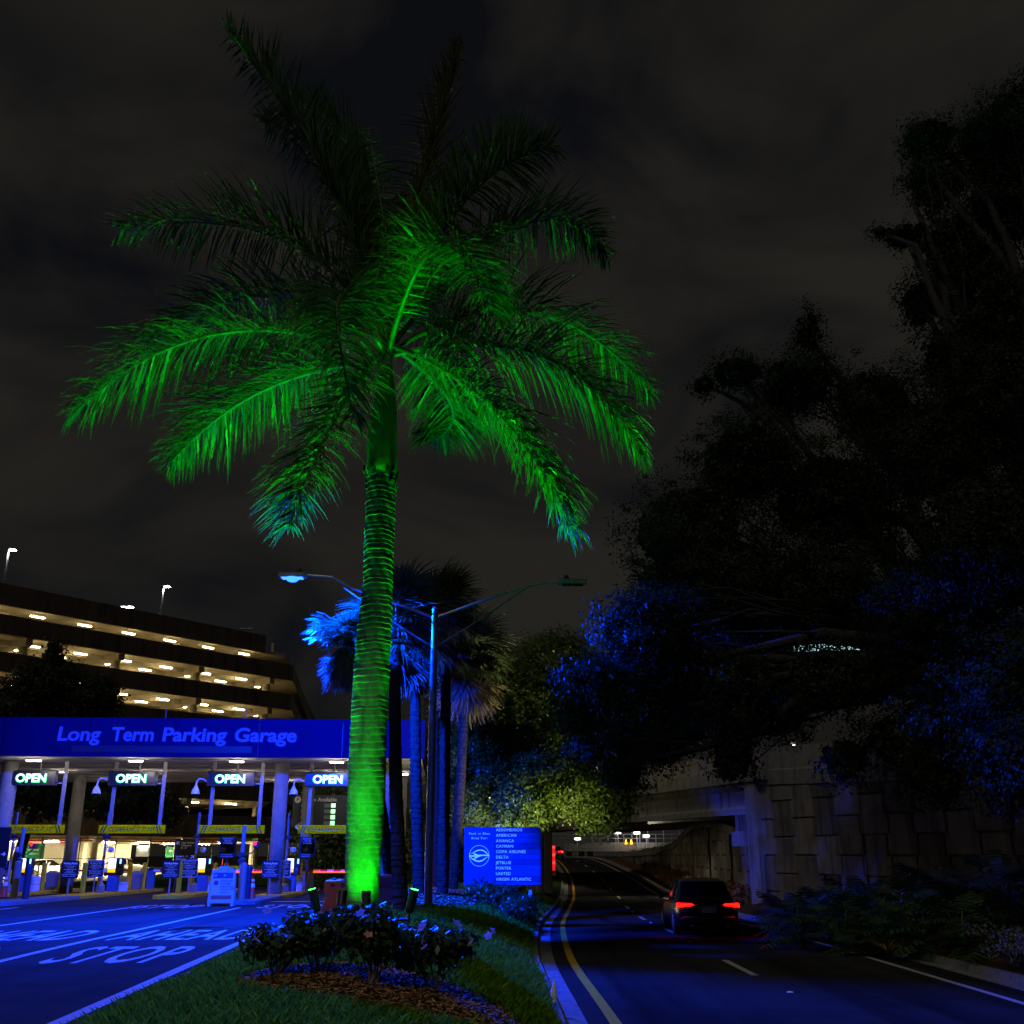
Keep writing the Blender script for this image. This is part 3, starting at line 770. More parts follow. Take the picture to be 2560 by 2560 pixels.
# big oak hanging over the road (trunk stands outside the picture)
OAKB = [blob(1500,1720,26,1.35,1.0), blob(1620,1580,26,1.8,1.45), blob(1600,1770,25.5,1.3,1.1), blob(1555,1910,25,.7,1.05), blob(1700,1480,28,1.6,1.3), blob(1690,1700,26.5,1.3,1.1), blob(1520,1710,34,1.5,1.2), blob(1650,1580,34,2.2,1.9), blob(1680,1740,33,1.7,1.2), blob(1800,1760,33,1.8,1.2), blob(1760,1620,35,2.2,1.7), blob(1930,1780,32,1.6,1.1), blob(1560,1880,34,1.1,1.0), blob(1660,1870,34.5,1.2,.9), blob(1480,1850,33,1.0,.9), blob(1710,1820,32.5,1.2,.8), blob(1720,1330,31,2.5,2.2), blob(1850,1500,30,3.0,2.4),
        blob(1830,1730,26,1.7,1.2), blob(1830,1880,26,.75,1.1), blob(1870,1150,31,2.2,1.8), blob(2080,1250,31,2.8,2.2), blob(2050,1480,29,2.6,2.0), blob(2080,1700,27,2.2,1.2), blob(2250,1850,26,1.3,.9),
        blob(1990,960,31,1.9,1.2), blob(1840,930,31,1.2,.6), blob(2020,830,31,.6,1.1), blob(2180,1010,31,1.8,1.7), blob(2110,1900,27,.9,.8), blob(1440,1790,26,.75,.7), blob(1760,960,31.5,.5,.5)]
broadleaf('live_oak', 'spreading live oak hanging over the road, its lower sprays lit blue', (16.8, 29.5, .2), (14.5, 29.5, 6.2), OAKB, 215000, .115, M_oak, 21, tr=.55, twigs=320, clump=.34, shell=.3, per=44)
OAKB2 = [blob(2330,1120,25,2.0,2.0), blob(2500,1350,23,2.6,2.6), blob(2330,1500,25,2.0,1.8), blob(2520,1000,24,2.3,2.0), blob(2440,700,26,1.9,1.7), blob(2540,480,25,1.9,2.2), blob(2340,440,26,1.2,1.6), blob(2260,590,26,.9,.35), blob(2300,350,26,.7,.6), blob(2520,800,25,2,1.6),
         blob(2520,1700,22,1.7,1.5), blob(2400,1800,23,1.4,1.2), blob(2540,1900,21,1.2,1.3), blob(2330,1950,24,1.0,.7), blob(2250,1130,27,1.1,1.2), blob(2200,580,26,.4,.2), blob(2480,350,25,1.4,1.2), blob(2560,300,24,1.6,1.6), blob(2330,340,26,.9,.7), blob(2390,620,26,1.4,1.4), blob(2420,880,25,1.7,1.4), blob(2300,760,27,.8,1.0)]
broadleaf('live_oak', 'tallest dark live oak at the edge of the view beside the retaining wall', (14.6, 23.0, .2), (13.6, 23.2, 5.5), OAKB2, 185000, .10, M_oak, 22, tr=.5, twigs=260, clump=.30, shell=.25, per=44)
# laurel oak behind the sign, lit yellow-green by the assumed ground floodlight
LB = [blob(1290,1780,50,3.0,2.6), blob(1180,1900,49,2.2,2.3), blob(1400,1900,49,2.7,2.2), blob(1300,2000,46,2.2,1.5), blob(1440,1990,46,1.8,1.3), blob(1200,2020,47,1.5,1.2), blob(1360,1680,51,2.0,1.6), blob(1230,1660,52,1.8,1.3), blob(1130,1790,51,1.8,1.8), blob(1480,1850,50,1.6,1.8), blob(1270,2060,44,.9,.7), blob(1500,2040,45,.8,.9)]
c0 = atg(1270, 48, -.4)
broadleaf('laurel_oak', 'leafy oak behind the airline sign lit yellow-green from below', (c0.x, 48, -.5), (c0.x+.3, 48, 4.0), LB, 90000, .165, M_oak2, 23, tr=.33, twigs=90, clump=.48, shell=.4, per=40)
DB = [blob(1540,1990,56,1.2,1.6), blob(1440,1760,60,2.4,2.4), blob(1390,1640,64,2.6,1.8), blob(1530,1780,60,2.0,2.0)]
c0 = atg(1330, 58, -.4)
broadleaf('laurel_oak', 'dim oak farther behind the sign, in front of the overpass', (c0.x-1, 57.5, -.6), (c0.x, 57, 5.0), DB, 26000, .2, M_oak2, 24, tr=.3, twigs=30)
# dark trees between canopy and garage
TB = [blob(120,1720,70,3.0,2.0), blob(230,1760,70,2.2,1.6), blob(40,1790,69,3.0,2.5), blob(135,1640,70,.9,1.3), blob(120,1960,70,3.2,2.2), blob(300,1990,70,3.0,1.6), blob(400,2030,71,1.8,1.2), blob(20,1960,68,2,1.5), blob(250,1730,70,1.0,1.2)]
c0 = atg(25, 70, -.4)
broadleaf('oak_tree', 'dark oak with a leaning trunk between the canopy and the garage', (c0.x, 70, -.5), tuple(at(90, 2020, 70)), TB, 26000, .34, M_oak, 25, tr=.34, twigs=60)
SB = [blob(870,2080,78,3.2,3.0), blob(800,2120,79,2.2,2.2), blob(940,2110,78,2.4,2.6), blob(800,2030,82,2.2,2.4), blob(1010,2100,77,2.0,2.4)]
c0 = atg(860, 78, -.4)
broadleaf('fig_tree', 'dark bushy tree beyond the open lane behind the canopy', (c0.x, 78, -.5), (c0.x, 78, 1.5), SB, 16000, .36, M_oak2, 26, tr=.25, twigs=30)
SB = [blob(1080,2090,70,2.0,3.0), blob(1110,2150,68,1.8,1.6)]
c0 = atg(1090, 69, -.4)
broadleaf('fig_tree', 'dark small tree seen between the cabbage palm trunks', (c0.x, 69, -.5), (c0.x, 69, 1.5), SB, 7000, .32, M_oak2, 27, tr=.18, twigs=20)

# ------------------------------------------------------------------ hibiscus bushes in the mulch bed
def flower_mesh(seed):
    rr = random.Random(seed); mb = MB()
    for k in range(5):
        a = 2*math.pi*k/5; d = Vector((math.cos(a), math.sin(a), .35)); s = Vector((-math.sin(a), math.cos(a), 0))
        p0 = Vector((0,0,0)); p1 = d*.035; p2 = d*.065 + Vector((0,0,-.008))
        mb.add([p0, p1 - s*.026, p2 - s*.016, p2 + s*.016 + Vector((0,0,.006)), p1 + s*.026], [(0,1,2,3,4)])
    mb.tube([(0,0,0), (0,0,.06)], [.004,.002], 5)
    return mb.mesh('flower', M_flower)
FLW = flower_mesh(1)
def hibiscus(px, Y, wid, hgt, label, seed, nfl, n=1500):
    rr = random.Random(seed); rng = np.random.default_rng(seed)
    x = atg(px, Y, .3).x; z = H(x, Y) + .04
    t = thing('hibiscus_bush', label, 'bush', (x, Y, z), 0, 'hibiscus bushes in the mulch bed')
    mb = MB(); tips = []
    for i in range(9):
        a = rr.uniform(0, 6.28); r = wid*rr.uniform(.2, .9)
        e = Vector((math.cos(a)*r, math.sin(a)*r*.7, hgt*rr.uniform(.55, .95)))
        p = limb(mb, (rr.uniform(-.05,.05), rr.uniform(-.05,.05), -.05), e, .012, .004, rr, 5, .12, 5); tips.append(p[-1])
    mb.build('stem', mat('hibiscus_stem', (.30,.24,.16), .8), t)
    bl = [((0, 0, hgt*.58), (wid*.75, wid*.6, hgt*.36))] + [(tuple(p*Vector((.85,.85,.85)) if False else (p.x*.85, p.y*.85, p.z*.88)), (wid*.33, wid*.3, hgt*.2)) for p in tips]
    V, cc = leaf_cloud(bl, n, .092, rng, .3, .085, 6)
    link('leaves', np_mesh('leaves', V, 4, M_hib), t)
    for i in range(nfl):
        a = rr.uniform(3.4, 6.0); rr2 = wid*rr.uniform(.85, 1.15)
        o = link('flower', FLW, t, None, (math.cos(a)*rr2, math.sin(a)*rr2*.7, hgt*rr.uniform(.55, 1.0)), (rr.uniform(.5,1.4), rr.uniform(-.5,.5), rr.uniform(0,6)), [rr.uniform(.75,1.1)]*3)
for (px_, Y, w_, h_, lab, sd, nf) in [
    (690, 12.3, .55, .52, 'low hibiscus bush at the driveway end of the mulch bed', 31, 1),
    (795, 12.6, .60, .66, 'hibiscus bush with two pink blooms in front of the orange barrier', 32, 3),
    (930, 12.0, .52, .80, 'tall hibiscus bush with bare pale stems right in front of the palm trunk', 33, 3),
    (1085, 12.6, .68, .72, 'widest hibiscus bush, with most of the pink blooms, nearest the road', 34, 8)]:
    hibiscus(px_, Y, w_, h_, lab, sd, nf, 2300)

# ------------------------------------------------------------------ planting below the wall and along the road
def shrub(name, label, cat, x, y, z, rx, ry, rz, n, size, m, seed, group, shell=.4, clump=.10, per=6, stems=6):
    rng = np.random.default_rng(seed); rr = random.Random(seed)
    t = thing(name, label, cat, (x, y, z), 0, group)
    mb = MB()
    for i in range(stems):
        a = rr.uniform(0, 6.28); limb(mb, (0, 0, -.1), (math.cos(a)*rx*.6, math.sin(a)*ry*.6, rz*rr.uniform(.8, 1.5)), .02, .006, rr, 4, .1, 5)
    mb.build('stem', M_bark, t)
    k = [((0,0,rz), (rx, ry, rz))] + [((rr.uniform(-.7,.7)*rx, rr.uniform(-.7,.7)*ry, rz*rr.uniform(.7,1.7)), (rx*.45, ry*.45, rz*.45)) for _ in range(5)]
    V, cc = leaf_cloud(k, n, size, rng, shell, clump, per); V[:, 2] = np.maximum(V[:, 2], -.02)
    link('leaves', np_mesh('leaves', V, 4, m), t)
    return t
def phil_leaf(seed):
    """deeply lobed split leaf on a long stalk"""
    rr = random.Random(seed); V = []
    for s in (-1, 1):
        for i in range(7):
            u = i/6; b0 = Vector((0, .08 + u*.50, 0)); b1 = Vector((0, .08 + u*.50 + .06, 0))
            ln = .24*math.sin(math.pi*(.2 + .75*u))*rr.uniform(.85, 1.1)
            tp = Vector((s*ln, b1.y + .05 - .08*(1-u), -.06*ln/.24 + rr.uniform(-.02,.02)))
            V += [tuple(b0), tuple(b1), tuple(tp + Vector((0,.02,0))), tuple(tp - Vector((s*.03,.025,0)))]
    return V
PHIL = []
for sd in range(3):
    V = []; rr = random.Random(50+sd)
    for i in range(34):
        az = rr.uniform(0, 6.283); el = rr.uniform(.15, 1.25); st = rr.uniform(.45, .95)
        d = Vector((math.cos(az)*math.cos(el), math.sin(az)*math.cos(el), math.sin(el))); o = d*st
        y = (d*.75 + Vector((0,0,-.55))).normalized(); x = y.cross(Vector((0,0,1))).normalized(); z = x.cross(y)
        M = Matrix((x, y, z)).transposed(); sc = rr.uniform(.8, 1.25)
        for p in phil_leaf(i): V.append(tuple(M @ (Vector(p)*sc) + o))
        w = x*.012
        V += [tuple(-w), tuple(w), tuple(o+w), tuple(o-w)]
    PHIL.append(np_mesh('leaves', V, 4, M_phil))
PH = [(1960,31,1.0),(2010,29.5,1.1),(2070,28.5,1.1),(2120,30,1.2),(2180,28,1.2),(2240,29,1.25),(2300,27,1.2),(2360,28,1.3),(2420,26,1.25),(2480,27,1.35),(2540,25.5,1.5),(2000,27.0,.9),(2100,26,1.0),(2200,25.2,1.0),(2300,24.5,1.05),(2400,23.5,1.05),(2500,22.5,1.1),(2520,30,1.5),(2150,33,1.2),(2330,32,1.3)]
PH.sort()
for i, (px_, Y, s_) in enumerate(PH):
    x = atg(px_, Y, .2).x; z = HR(x, Y)
    near = 'kerb' if Y < 27.2 else 'wall'
    t = thing('philodendron', f'split-leaf philodendron on the {near} side of the bed, {["first","second","third","fourth","fifth","sixth","seventh","eighth","ninth","tenth","eleventh","twelfth"][sum(1 for q in PH[:i] if (q[1] < 27.2) == (Y < 27.2))]} from the corner', 'plant', (x, Y, z), RND.uniform(0, 6.28), 'philodendrons below the retaining wall')
    link('leaves', PHIL[i % 3], t, None, (0,0,0), None, [s_]*3)
    mb = MB(); mb.tube([(0,0,-.1),(.03,0,.25*s_)], [.06,.04], 7); mb.build('stem', M_bark, t)
for i, (px_, Y) in enumerate([(2330,20.5),(2420,20.2),(2510,19.6),(2440,18.9),(2540,18.3)]):
    x = max(atg(px_, Y, -.2).x, wht(Y)+1.6); z = HR(x, Y)
    shrub('flowering_shrub', f'low twiggy shrub with tiny pale blooms by the near kerb, {ORD[i]} towards the camera', 'shrub', x, Y, z, .75, .7, .36, 1500, .07, mat('pale_leaf', (.13,.12,.06), .6, trans=.3, island=.6), 60+i, 'twiggy shrubs by the near kerb')
for i, (px_, py_, Y) in enumerate([(2215,2240,24.0),(2140,2255,25.0)]):
    # spiky grass-like plant with long arching blades
    x = atg(px_, Y, 0).x; z = HR(x, Y); rr = random.Random(80+i)
    t = thing('spiky_plant', ['spiky plant with a yellow blade standing among the philodendrons', 'low arching spider plant among the philodendrons'][i], 'plant', (x, Y, z))
    V = []
    for k in range(40):
        a = rr.uniform(0, 6.28); q = Vector((0,0,0)); d = Vector((math.cos(a)*.5, math.sin(a)*.5, 1)).normalized(); prev = None; wv = Vector((-math.sin(a), math.cos(a), 0)); Ln = rr.uniform(.5, 1.0)
        for s in range(5):
            w = .03*(1 - s/4.2); A, B = q - wv*w/2, q + wv*w/2
            if prev: V += [tuple(prev[0]), tuple(prev[1]), tuple(B), tuple(A)]
            prev = (A, B); d = (d + Vector((math.cos(a)*.18, math.sin(a)*.18, -.28))).normalized(); q = q + d*Ln/4
    link('leaves', np_mesh('leaves', V, 4, mat('yellow_blade', (.25,.20,.05), .5, trans=.2, island=.4)), t)
# croton hedge along the foot of the far wall
for i, y in enumerate(frange(52, 92, 3.1)):
    x = wht(y) + 1.95
    shrub('croton_bush', f'rust-red croton bush at the wall foot, {ORD[i]} counted away from the corner', 'bush', x, y, HR(x, y), 1.0, 1.75, .55, 800, .17, M_croton, 100+i, 'croton hedge at the wall foot', clump=.14)
# clipped hedge below the airline sign and the bright ferns beside it
for i, (px_, Y, rx, rz) in enumerate([(1205,33.6,.65,.42),(1255,33.2,.65,.42),(1300,32.8,.65,.38),(1345,32.2,.6,.36),(1385,31.4,.5,.33)]):
    x = atg(px_, Y, -.1).x; x = min(x, xr(Y)-.45)
    shrub('hedge_bush', f'clipped green hedge bush under the airline sign, {ORD[i]} from the sign post', 'bush', x, Y, H(x, Y), rx, .6, rz, 1500, .085, M_hib, 130+i, 'hedge below the airline sign', clump=.07)
for i, (px_, Y) in enumerate([(1395,33.0),(1375,34.2),(1360,35.6),(1180,37.0)]):
    x = min(atg(px_, Y, -.2).x, xr(Y)-.35)
    t = thing('sword_fern', ['bright fern at the kerb in front of the hedge end', 'bright fern just behind the hedge end', 'bright fern farthest back beside the road', 'pale bromeliad fern beneath the sign near the palms'][i], 'fern', (x, Y, H(x, Y)))
    rr = random.Random(140+i); V = []
    for k in range(26):
        a = rr.uniform(0, 6.28); q = Vector((0,0,0)); d = Vector((math.cos(a)*.6, math.sin(a)*.6, 1)).normalized(); Ln = rr.uniform(.5, .8); wv = Vector((-math.sin(a), math.cos(a), 0))
        for s in range(12):
            d = (d + Vector((math.cos(a)*.10, math.sin(a)*.10, -.13))).normalized(); q2 = q + d*Ln/12; l = .10*math.sin(math.pi*(s+1.5)/14)
            for sg in (-1, 1):
                V += [tuple(q), tuple(q2), tuple(q2 + wv*sg*l - d*.0), tuple(q + wv*sg*l*.9)]
            q = q2
    link('fronds', np_mesh('fronds', V, 4, mat('fern_leaf', (.14,.22,.04), .5, trans=.35, island=.4)), t)
# flowering strip on top of the far wall
for i, y in enumerate(frange(84, 118, 3.6)):
    x = wallx(y) + 1.3; zt = lerp([(70,3.3),(82,2.1),(95,1.5),(115,1.2)], y)
    shrub('lily_clump', f'orange tipped lily clump on the low wall by the road crest, {ORD[i]} going away', 'plant', x, y, zt-.3, 1.0, 1.8, .55, 500, .28, mat('lily_leaf', (.12,.12,.025), .5, trans=.3, island=.5), 160+i, 'lily clumps on the low wall', clump=.2)
# ------------------------------------------------------------------ ticket canopy
can = thing('ticket_canopy', 'long flat entrance canopy with blue fascia reading Long Term Parking Garage', 'canopy', LO, LRZ)
CZ0, CZ1 = 5.45, 7.07
UL, UR = -22.0, 2.85
for i in range(7):
    a = UL + (UR-UL)*i/7; b = UL + (UR-UL)*(i+1)/7
    mb = MB(); mb.bbox(((a+b)/2, -2.55, (CZ0+CZ1)/2), (b-a-.03, .12, CZ1-CZ0), .012); mb.build('fascia_panel', M_fascia, can)
mb = MB(); mb.box((UR-.12, -2.48, CZ0+.01), (UR, 14.6, CZ1-.01)); mb.build('fascia_return', M_fascia, can)
mb = MB(); mb.box((UL+.02, -2.45, CZ0+.03), (UR-.14, 14.5, CZ1-.15)); mb.build('roof_slab', M_soff, can)
for w in frange(-1.2, 13.2, 2.4):
    mb = MB(); mb.box((UL, w-.02, CZ0+.005), (UR-.14, w+.02, CZ0+.03)); mb.build('soffit_seam', M_conc, can)
mb = MB(); mb.box((-12.0, -2.625, CZ0+.18), (-4.5, -2.615, CZ0+.46)); mb.build('blanked_strip', mat('darker_patch', (.003,.004,.04), .5), can)
def fit_text(body, size, m, parent, x0, x1, y, z, **k):
    me = text_mesh(body, size, **k).copy(); me.materials.append(m)
    xs = [v.co.x for v in me.vertices]; a, b = min(xs), max(xs); s = (x1-x0)/(b-a)
    for v in me.vertices: v.co.x = (v.co.x - a)*s
    return link('lettering', me, parent, None, (x0, y, z), (math.pi/2, 0, 0))
def fx(px): return (px - 1280)/2560*44.05 + 6.77 - .15
for wd, a, b in (('Long', 161, 265), ('Term', 291, 393), ('Parking', 414, 571), ('Garage', 590, 742)):
    fit_text(wd, .80, M_letter, can, fx(a), fx(b), -2.62, CZ0+.66, ext=.03, bold=.022, shear=.06, res=4)
for u in (-18.9, -8.3, -4.9, 2.4):
    mb = MB(); mb.tube([(u, -2.4, CZ1-.1), (u, -2.4, CZ1+.42)], .015, 6); mb.build('lightning_rod', M_galv, can)
for (u, w, r) in ((-3.55, 0, .31), (-15.4, 0, .34), (-3.45, 9.0, .30), (-15.2, 8.5, .32), (1.1, 0, .28)):
    zb = lotz(47.5+w)
    mb = MB(); mb.lathe([(r, zb-.1), (r, zb+2.5), (r, CZ0-.03)], 28, (u, w, 0), True); mb.build('round_column', M_col, can, smooth=True)
mb = MB(); mb.box((1.3, 9, -.5), (1.75, 9.4, CZ0)); mb.build('square_post', M_col, can)
def canopy_light(u, w, lab, en=45):
    t = thing('canopy_light', lab, 'lamp', lotP(u, w, 0), LRZ, 'lamps under the canopy'); z = CZ0 - lotz(47.5+w)
    t.location.z = 0; z = CZ0
    mb = MB(); mb.bbox((0,0,z-.04), (.66,.30,.07), .02); mb.build('housing', M_wpaint, t)
    mb = MB(); mb.bbox((0,0,z-.09), (.58,.22,.05), .02); mb.build('lens', E_can, t)
    ld = bpy.data.lights.new('canopy_light', 'POINT'); ld.energy = en; ld.color = (1,.88,.74); ld.shadow_soft_size = .12
    lo = bpy.data.objects.new('canopy_light', ld); COL.objects.link(lo); lo.parent = t; lo.location = (0,0,z-.28)
for i in range(4):
    canopy_light(-1.0-4.3*i, -1.5, f'bright lamp under the front edge of the canopy above the {ORD[i]} lane from the palm', 50)
    canopy_light(-2.2-4.3*i, 5.4, f'bright lamp under the middle of the canopy above the {ORD[i]} lane from the palm', 60)
    if i in (1, 3): canopy_light(-.9-4.3*i, 11.5, f'bright lamp under the back edge of the canopy above the {ORD[i]} lane from the palm', 90)
canopy_light(1.6, 5.6, 'bright lamp under the canopy corner nearest the cabbage palms')
# conduit under the soffit
for i in range(4):
    u = -2.4-4.3*i
    t = thing('conduit', f'bent grey conduit under the soffit feeding the {ORD[i]} open sign from the palm', 'conduit', (LO.x, LO.y, 0), LRZ, 'conduits under the soffit')
    mb = MB(); mb.tube([(u-1.1, .5, CZ0-.06), (u-.9, .4, CZ0-.10), (u-.1, .25, CZ0-.12), (u+.05, .2, CZ0-.5)], .025, 6); mb.tube([(u-1.1, .5, CZ0-.06), (u+.2, 4, CZ0-.06)], .025, 6); mb.build('pipe', M_galv, t)
t = thing('conduit', 'long straight grey conduit crossing the whole canopy soffit', 'conduit', (LO.x, LO.y, 0), LRZ); mb = MB(); mb.tube([(-21, 5.2, CZ0-.06), (1, 5.2, CZ0-.06)], .03, 6); mb.build('pipe', M_galv, t)

# ------------------------------------------------------------------ traffic islands
NOSE = [-8.0, -1.5, -9.0, -2.0]
UI = [-3.6, -7.8, -12.0, -16.2]
for i in range(4):
    u = UI[i]; n0 = NOSE[i]
    isl = bpy.data.objects.new('traffic_island', None); COL.objects.link(isl); isl.location = (LO.x, LO.y, 0); isl.rotation_euler = (0,0,LRZ)
    tag(isl, f'raised traffic island beside the {ORD[i]} ticket lane from the palm', kind='structure')
    def outline(w0, w1, hw, nose):
        p = []
        if nose:
            for k in range(7):
                a = math.pi + math.pi*k/6; p.append((hw*math.cos(a), w0 + hw + hw*math.sin(a)))
        else: p += [(-hw, w0), (hw, w0)]
        return p + [(hw, w1), (-hw, w1)]
    for (nm, w0, w1, m_, ns) in (('nose', n0, -1.2, M_kerb, True), ('kerb', -1.19, 12.5, M_ykerb, False)):
        if w0 >= w1: w0 = w1 - .8
        if nm == 'kerb' and n0 > -1.6: w0 = n0; ns = True
        if nm == 'nose' and n0 > -1.6: continue
        za = min(lotz(47.5+w0), lotz(47.5+w1)) - .1; zt = .15
        out = outline(w0, w1, .66, ns)
        mb = MB(); rings = []
        for sc, dz in ((1, -1), (1, .11), (.97, .15)):
            rings.append([(u + x*sc, w, (za if dz < 0 else lotz(47.5+w)+dz)) for x, w in out])
        mb.loft(rings, True); mb.build(nm, m_, isl)
def iz(w): return lotz(47.5+w) + .15

def board_text(t, lines, size, m, x, y, z, lh, **k):
    me = text_mesh('\n'.join(lines), size, ext=.002, line=lh, align='CENTER', **k).copy(); me.materials.append(m)
    return link('lettering', me, t, None, (x, y, z), (math.pi/2, 0, 0))
RATES = ['Under One Hour Free', '1-2 Hours $4', 'Each Additional Hour $3', 'Daily Rate $24', 'Each Additional Day', '$4 First Hour, Then Daily Rate', '(Rates Sales Tax Included)']
WHERE = ['nearest the palm', 'second from the palm', 'third from the palm', 'farthest from the palm']
def at_lot(name, label, cat, u, w, z, group=None, rz=0): return thing(name, label, cat, lotP(u, w, z - 0), LRZ + rz, group)
def rounded(w, h, r=.05):
    p = []
    for cx, cy, a0 in ((w/2-r, h/2-r, 0), (-w/2+r, h/2-r, 90), (-w/2+r, -h/2+r, 180), (w/2-r, -h/2+r, 270)):
        for k in range(4): a = math.radians(a0 + 30*k); p.append((cx + r*math.cos(a), cy + r*math.sin(a)))
    return p
BK = [(0,0,0)]
for i in range(4):
    u = UI[i]; wh = WHERE[i]
    # parking rates sign
    t = at_lot('rates_sign', f'black parking rates sign on a steel post, lane {wh}', 'sign', u-.05, -.7, .14, 'parking rates signs', RND.uniform(-.04,.04))
    mb = MB(); mb.box((-.025,.0,0), (.025,.05,1.3)); mb.build('post', M_galv, t)
    mb = MB(); mb.prism(rounded(.74,.70), (0,-.01,1.03), (1,0,0), (0,0,1), .012); mb.build('board', M_signk, t)
    board_text(t, ['Parking Rates'], .105, M_slet, 0, -.025, 1.24, 1, bold=.003)
    board_text(t, RATES, .050, M_slet, 0, -.025, 1.15, 1.35)
    # surveillance sign
    t = at_lot('surveillance_sign', f'dark blue framed surveillance notice on a post, lane {wh}', 'sign', u-.02, 2.6, .14, 'surveillance notices', RND.uniform(-.04,.04))
    mb = MB(); mb.box((-.025,.0,0), (.025,.05,1.3)); mb.build('post', M_galv, t)
    mb = MB(); mb.prism(rounded(.76,.74), (0,-.0,1.05), (1,0,0), (0,0,1), .012); mb.build('border', M_slet, t)
    mb = MB(); mb.prism(rounded(.72,.70), (0,-.014,1.05), (1,0,0), (0,0,1), .006); mb.build('board', M_signk, t)
    board_text(t, ['For your Protection', 'this facility is under', 'surveillance and', 'recorded by closed', 'Circuit T.V.'], .070, M_slet, 0, -.024, 1.32, 1.05)
    mb = MB(); mb.box((-.34,-.024,.955), (.34,-.021,.965)); mb.build('rule', M_slet, t)
    board_text(t, ['If you take a ticket', 'do not use Sunpass', 'exit Lanes'], .070, M_slet, 0, -.024, .885, 1.05)
    # ticket machine
    t = at_lot('ticket_machine', f'grey ticket machine with glowing screen, lane {wh}', 'ticket machine', u+.05, 5.2, .15, 'ticket machines')
    mb = MB(); mb.bbox((.0,0,.36), (.46,.42,.72), .03); mb.build('pedestal', M_blue, t)
    mb = MB(); mb.bbox((.05,0,1.12), (.70,.42,.80), .05); mb.build('cabinet', M_dark, t)
    mb = MB(); mb.bbox((-.08,-.215,1.26), (.36,.02,.44), .006); mb.build('screen', E_scrw, t)
    mb = MB(); mb.bbox((-.08,-.215,.945), (.36,.02,.17), .006); mb.build('advert_panel', E_scry, t)
    mb = MB(); mb.bbox((.31,-.215,1.36), (.08,.02,.22), .006); mb.build('status_light', E_cyan, t)
    mb = MB(); mb.bbox((.26,-.215,.98), (.11,.03,.12), .01); mb.build('card_reader', M_blue, t)
    # yellow bollards, each its own
    for (du, w, h, nm) in ((-.25, 4.2, .95, 'short yellow bollard in front of the ticket machine'), (.12, 7.6, 1.25, 'tall yellow bollard just behind the ticket machine'), (.18, 10.0, 1.25, 'tall yellow bollard beside the gate cabinet'), (-.30, 2.0, 1.25, 'tall yellow bollard behind the surveillance notice')):
        t = at_lot('bollard', f'{nm}, lane {wh}', 'bollard', u+du, w, .14, 'yellow bollards on the islands')
        mb = MB(); mb.lathe([(.115,0),(.115,h-.05),(.125,h-.05),(.125,h-.005),(.10,h+.04),(.05,h+.065),(.0,h+.07)], 14); mb.build('sleeve', M_yel, t, smooth=False)
    # steel pole with ball camera
    t = at_lot('camera_pole', f'thin steel pole with a ball camera above the ticket machine, lane {wh}', 'pole', u-.02, 3.6, .14, 'camera poles on the islands')
    mb = MB(); mb.tube([(0,0,0),(0,0,3.55)], .06, 10); mb.lathe([(.2,0),(.2,.30),(.10,.42),(.06,.44)], 4, (0,0,0)); mb.build('pole', M_galv, t)
    mb = MB(); mb.tube([(.02,0,1.98),(.28,-.02,1.98)], .03, 6); mb.build('bracket', M_galv, t)
    mb = MB(); mb.lathe([(.02,.12),(.12,.10),(.15,0),(.12,-.09),(.03,-.13)], 12, (.30,-.02,1.88)); mb.build('ball_camera', M_wpaint, t, smooth=True)
    mb = MB(); mb.bbox((.04,-.08,2.45), (.34,.10,.14), .01); mb.build('sensor_box', M_dark, t)
    # bins
    t = at_lot('steel_bin', f'pale steel drum bin behind the ticket machine, lane {wh}', 'bin', u+.22, 6.3, .15, 'steel bins')
    mb = MB(); mb.lathe([(.25,0),(.25,.62),(.24,.66),(.22,.68)], 16); mb.build('drum', M_wpaint, t, smooth=False)
    mb = MB(); mb.lathe([(.255,.30),(.255,.33)], 16); mb.build('band', M_galv, t)
    t = at_lot('grey_bin', f'dark grey bin between the tall bollards, lane {wh}', 'bin', u+.2, 8.7, .15, 'grey bins')
    mb = MB(); mb.loft([[(x*s, y*s, z) for x, y in ((-.25,-.25),(.25,-.25),(.25,.25),(-.25,.25))] for s, z in ((.85,0),(1,.72),(1.05,.72),(1.05,.78),(.6,.9))]); mb.build('tub', M_bin, t)
    # gate cabinet and arm
    t = at_lot('barrier_gate', f'blue gate cabinet with lowered boom arm, lane {wh}', 'barrier gate', u+.30, 11.0, .15, 'lowered barrier gates')
    mb = MB(); mb.bbox((0,0,.52), (.36,.36,1.04), .03); mb.build('cabinet', M_blue, t)
    mb = MB(); mb.bbox((0,-.03,1.0), (.28,.42,.16), .03); mb.build('hub', M_black, t)
    for k in range(8):
        mb = MB(); mb.box((.15+k*.36,-.30,.86), (.15+k*.36+.355,-.26,.96)); mb.build('boom_section', M_red if k % 2 else M_wpaint, t)
    if i < 2:
        mb = MB(); mb.box((.15,-.325,.80), (3.03,-.262,.857)); mb.build('led_strip', E_redbar, t)
    # hanging frame with open sign and clearance bar
    uc = -1.45 - 4.3*i
    t = thing('lane_sign', f'hanging frame with lit OPEN box above the lane {wh}', 'lane sign', (LO.x, LO.y, 0) if False else tuple(lotP(uc, 0) * Vector((1,1,0)) if False else (lotP(uc,0).x, lotP(uc,0).y, 0)), LRZ, 'lit open signs above the lanes')
    for x in (-.80, 1.33):
        mb = MB(); mb.box((x-.07,.0,2.78), (x+.07,.12,CZ0)); mb.box((x-.09,-.02,3.12), (x+.09,.14,3.18)); mb.build('hanger_post', M_galv, t)
    mb = MB(); mb.tube([(.22,.06,5.0),(.22,.06,CZ0)], .035, 8); mb.build('conduit', M_galv, t)
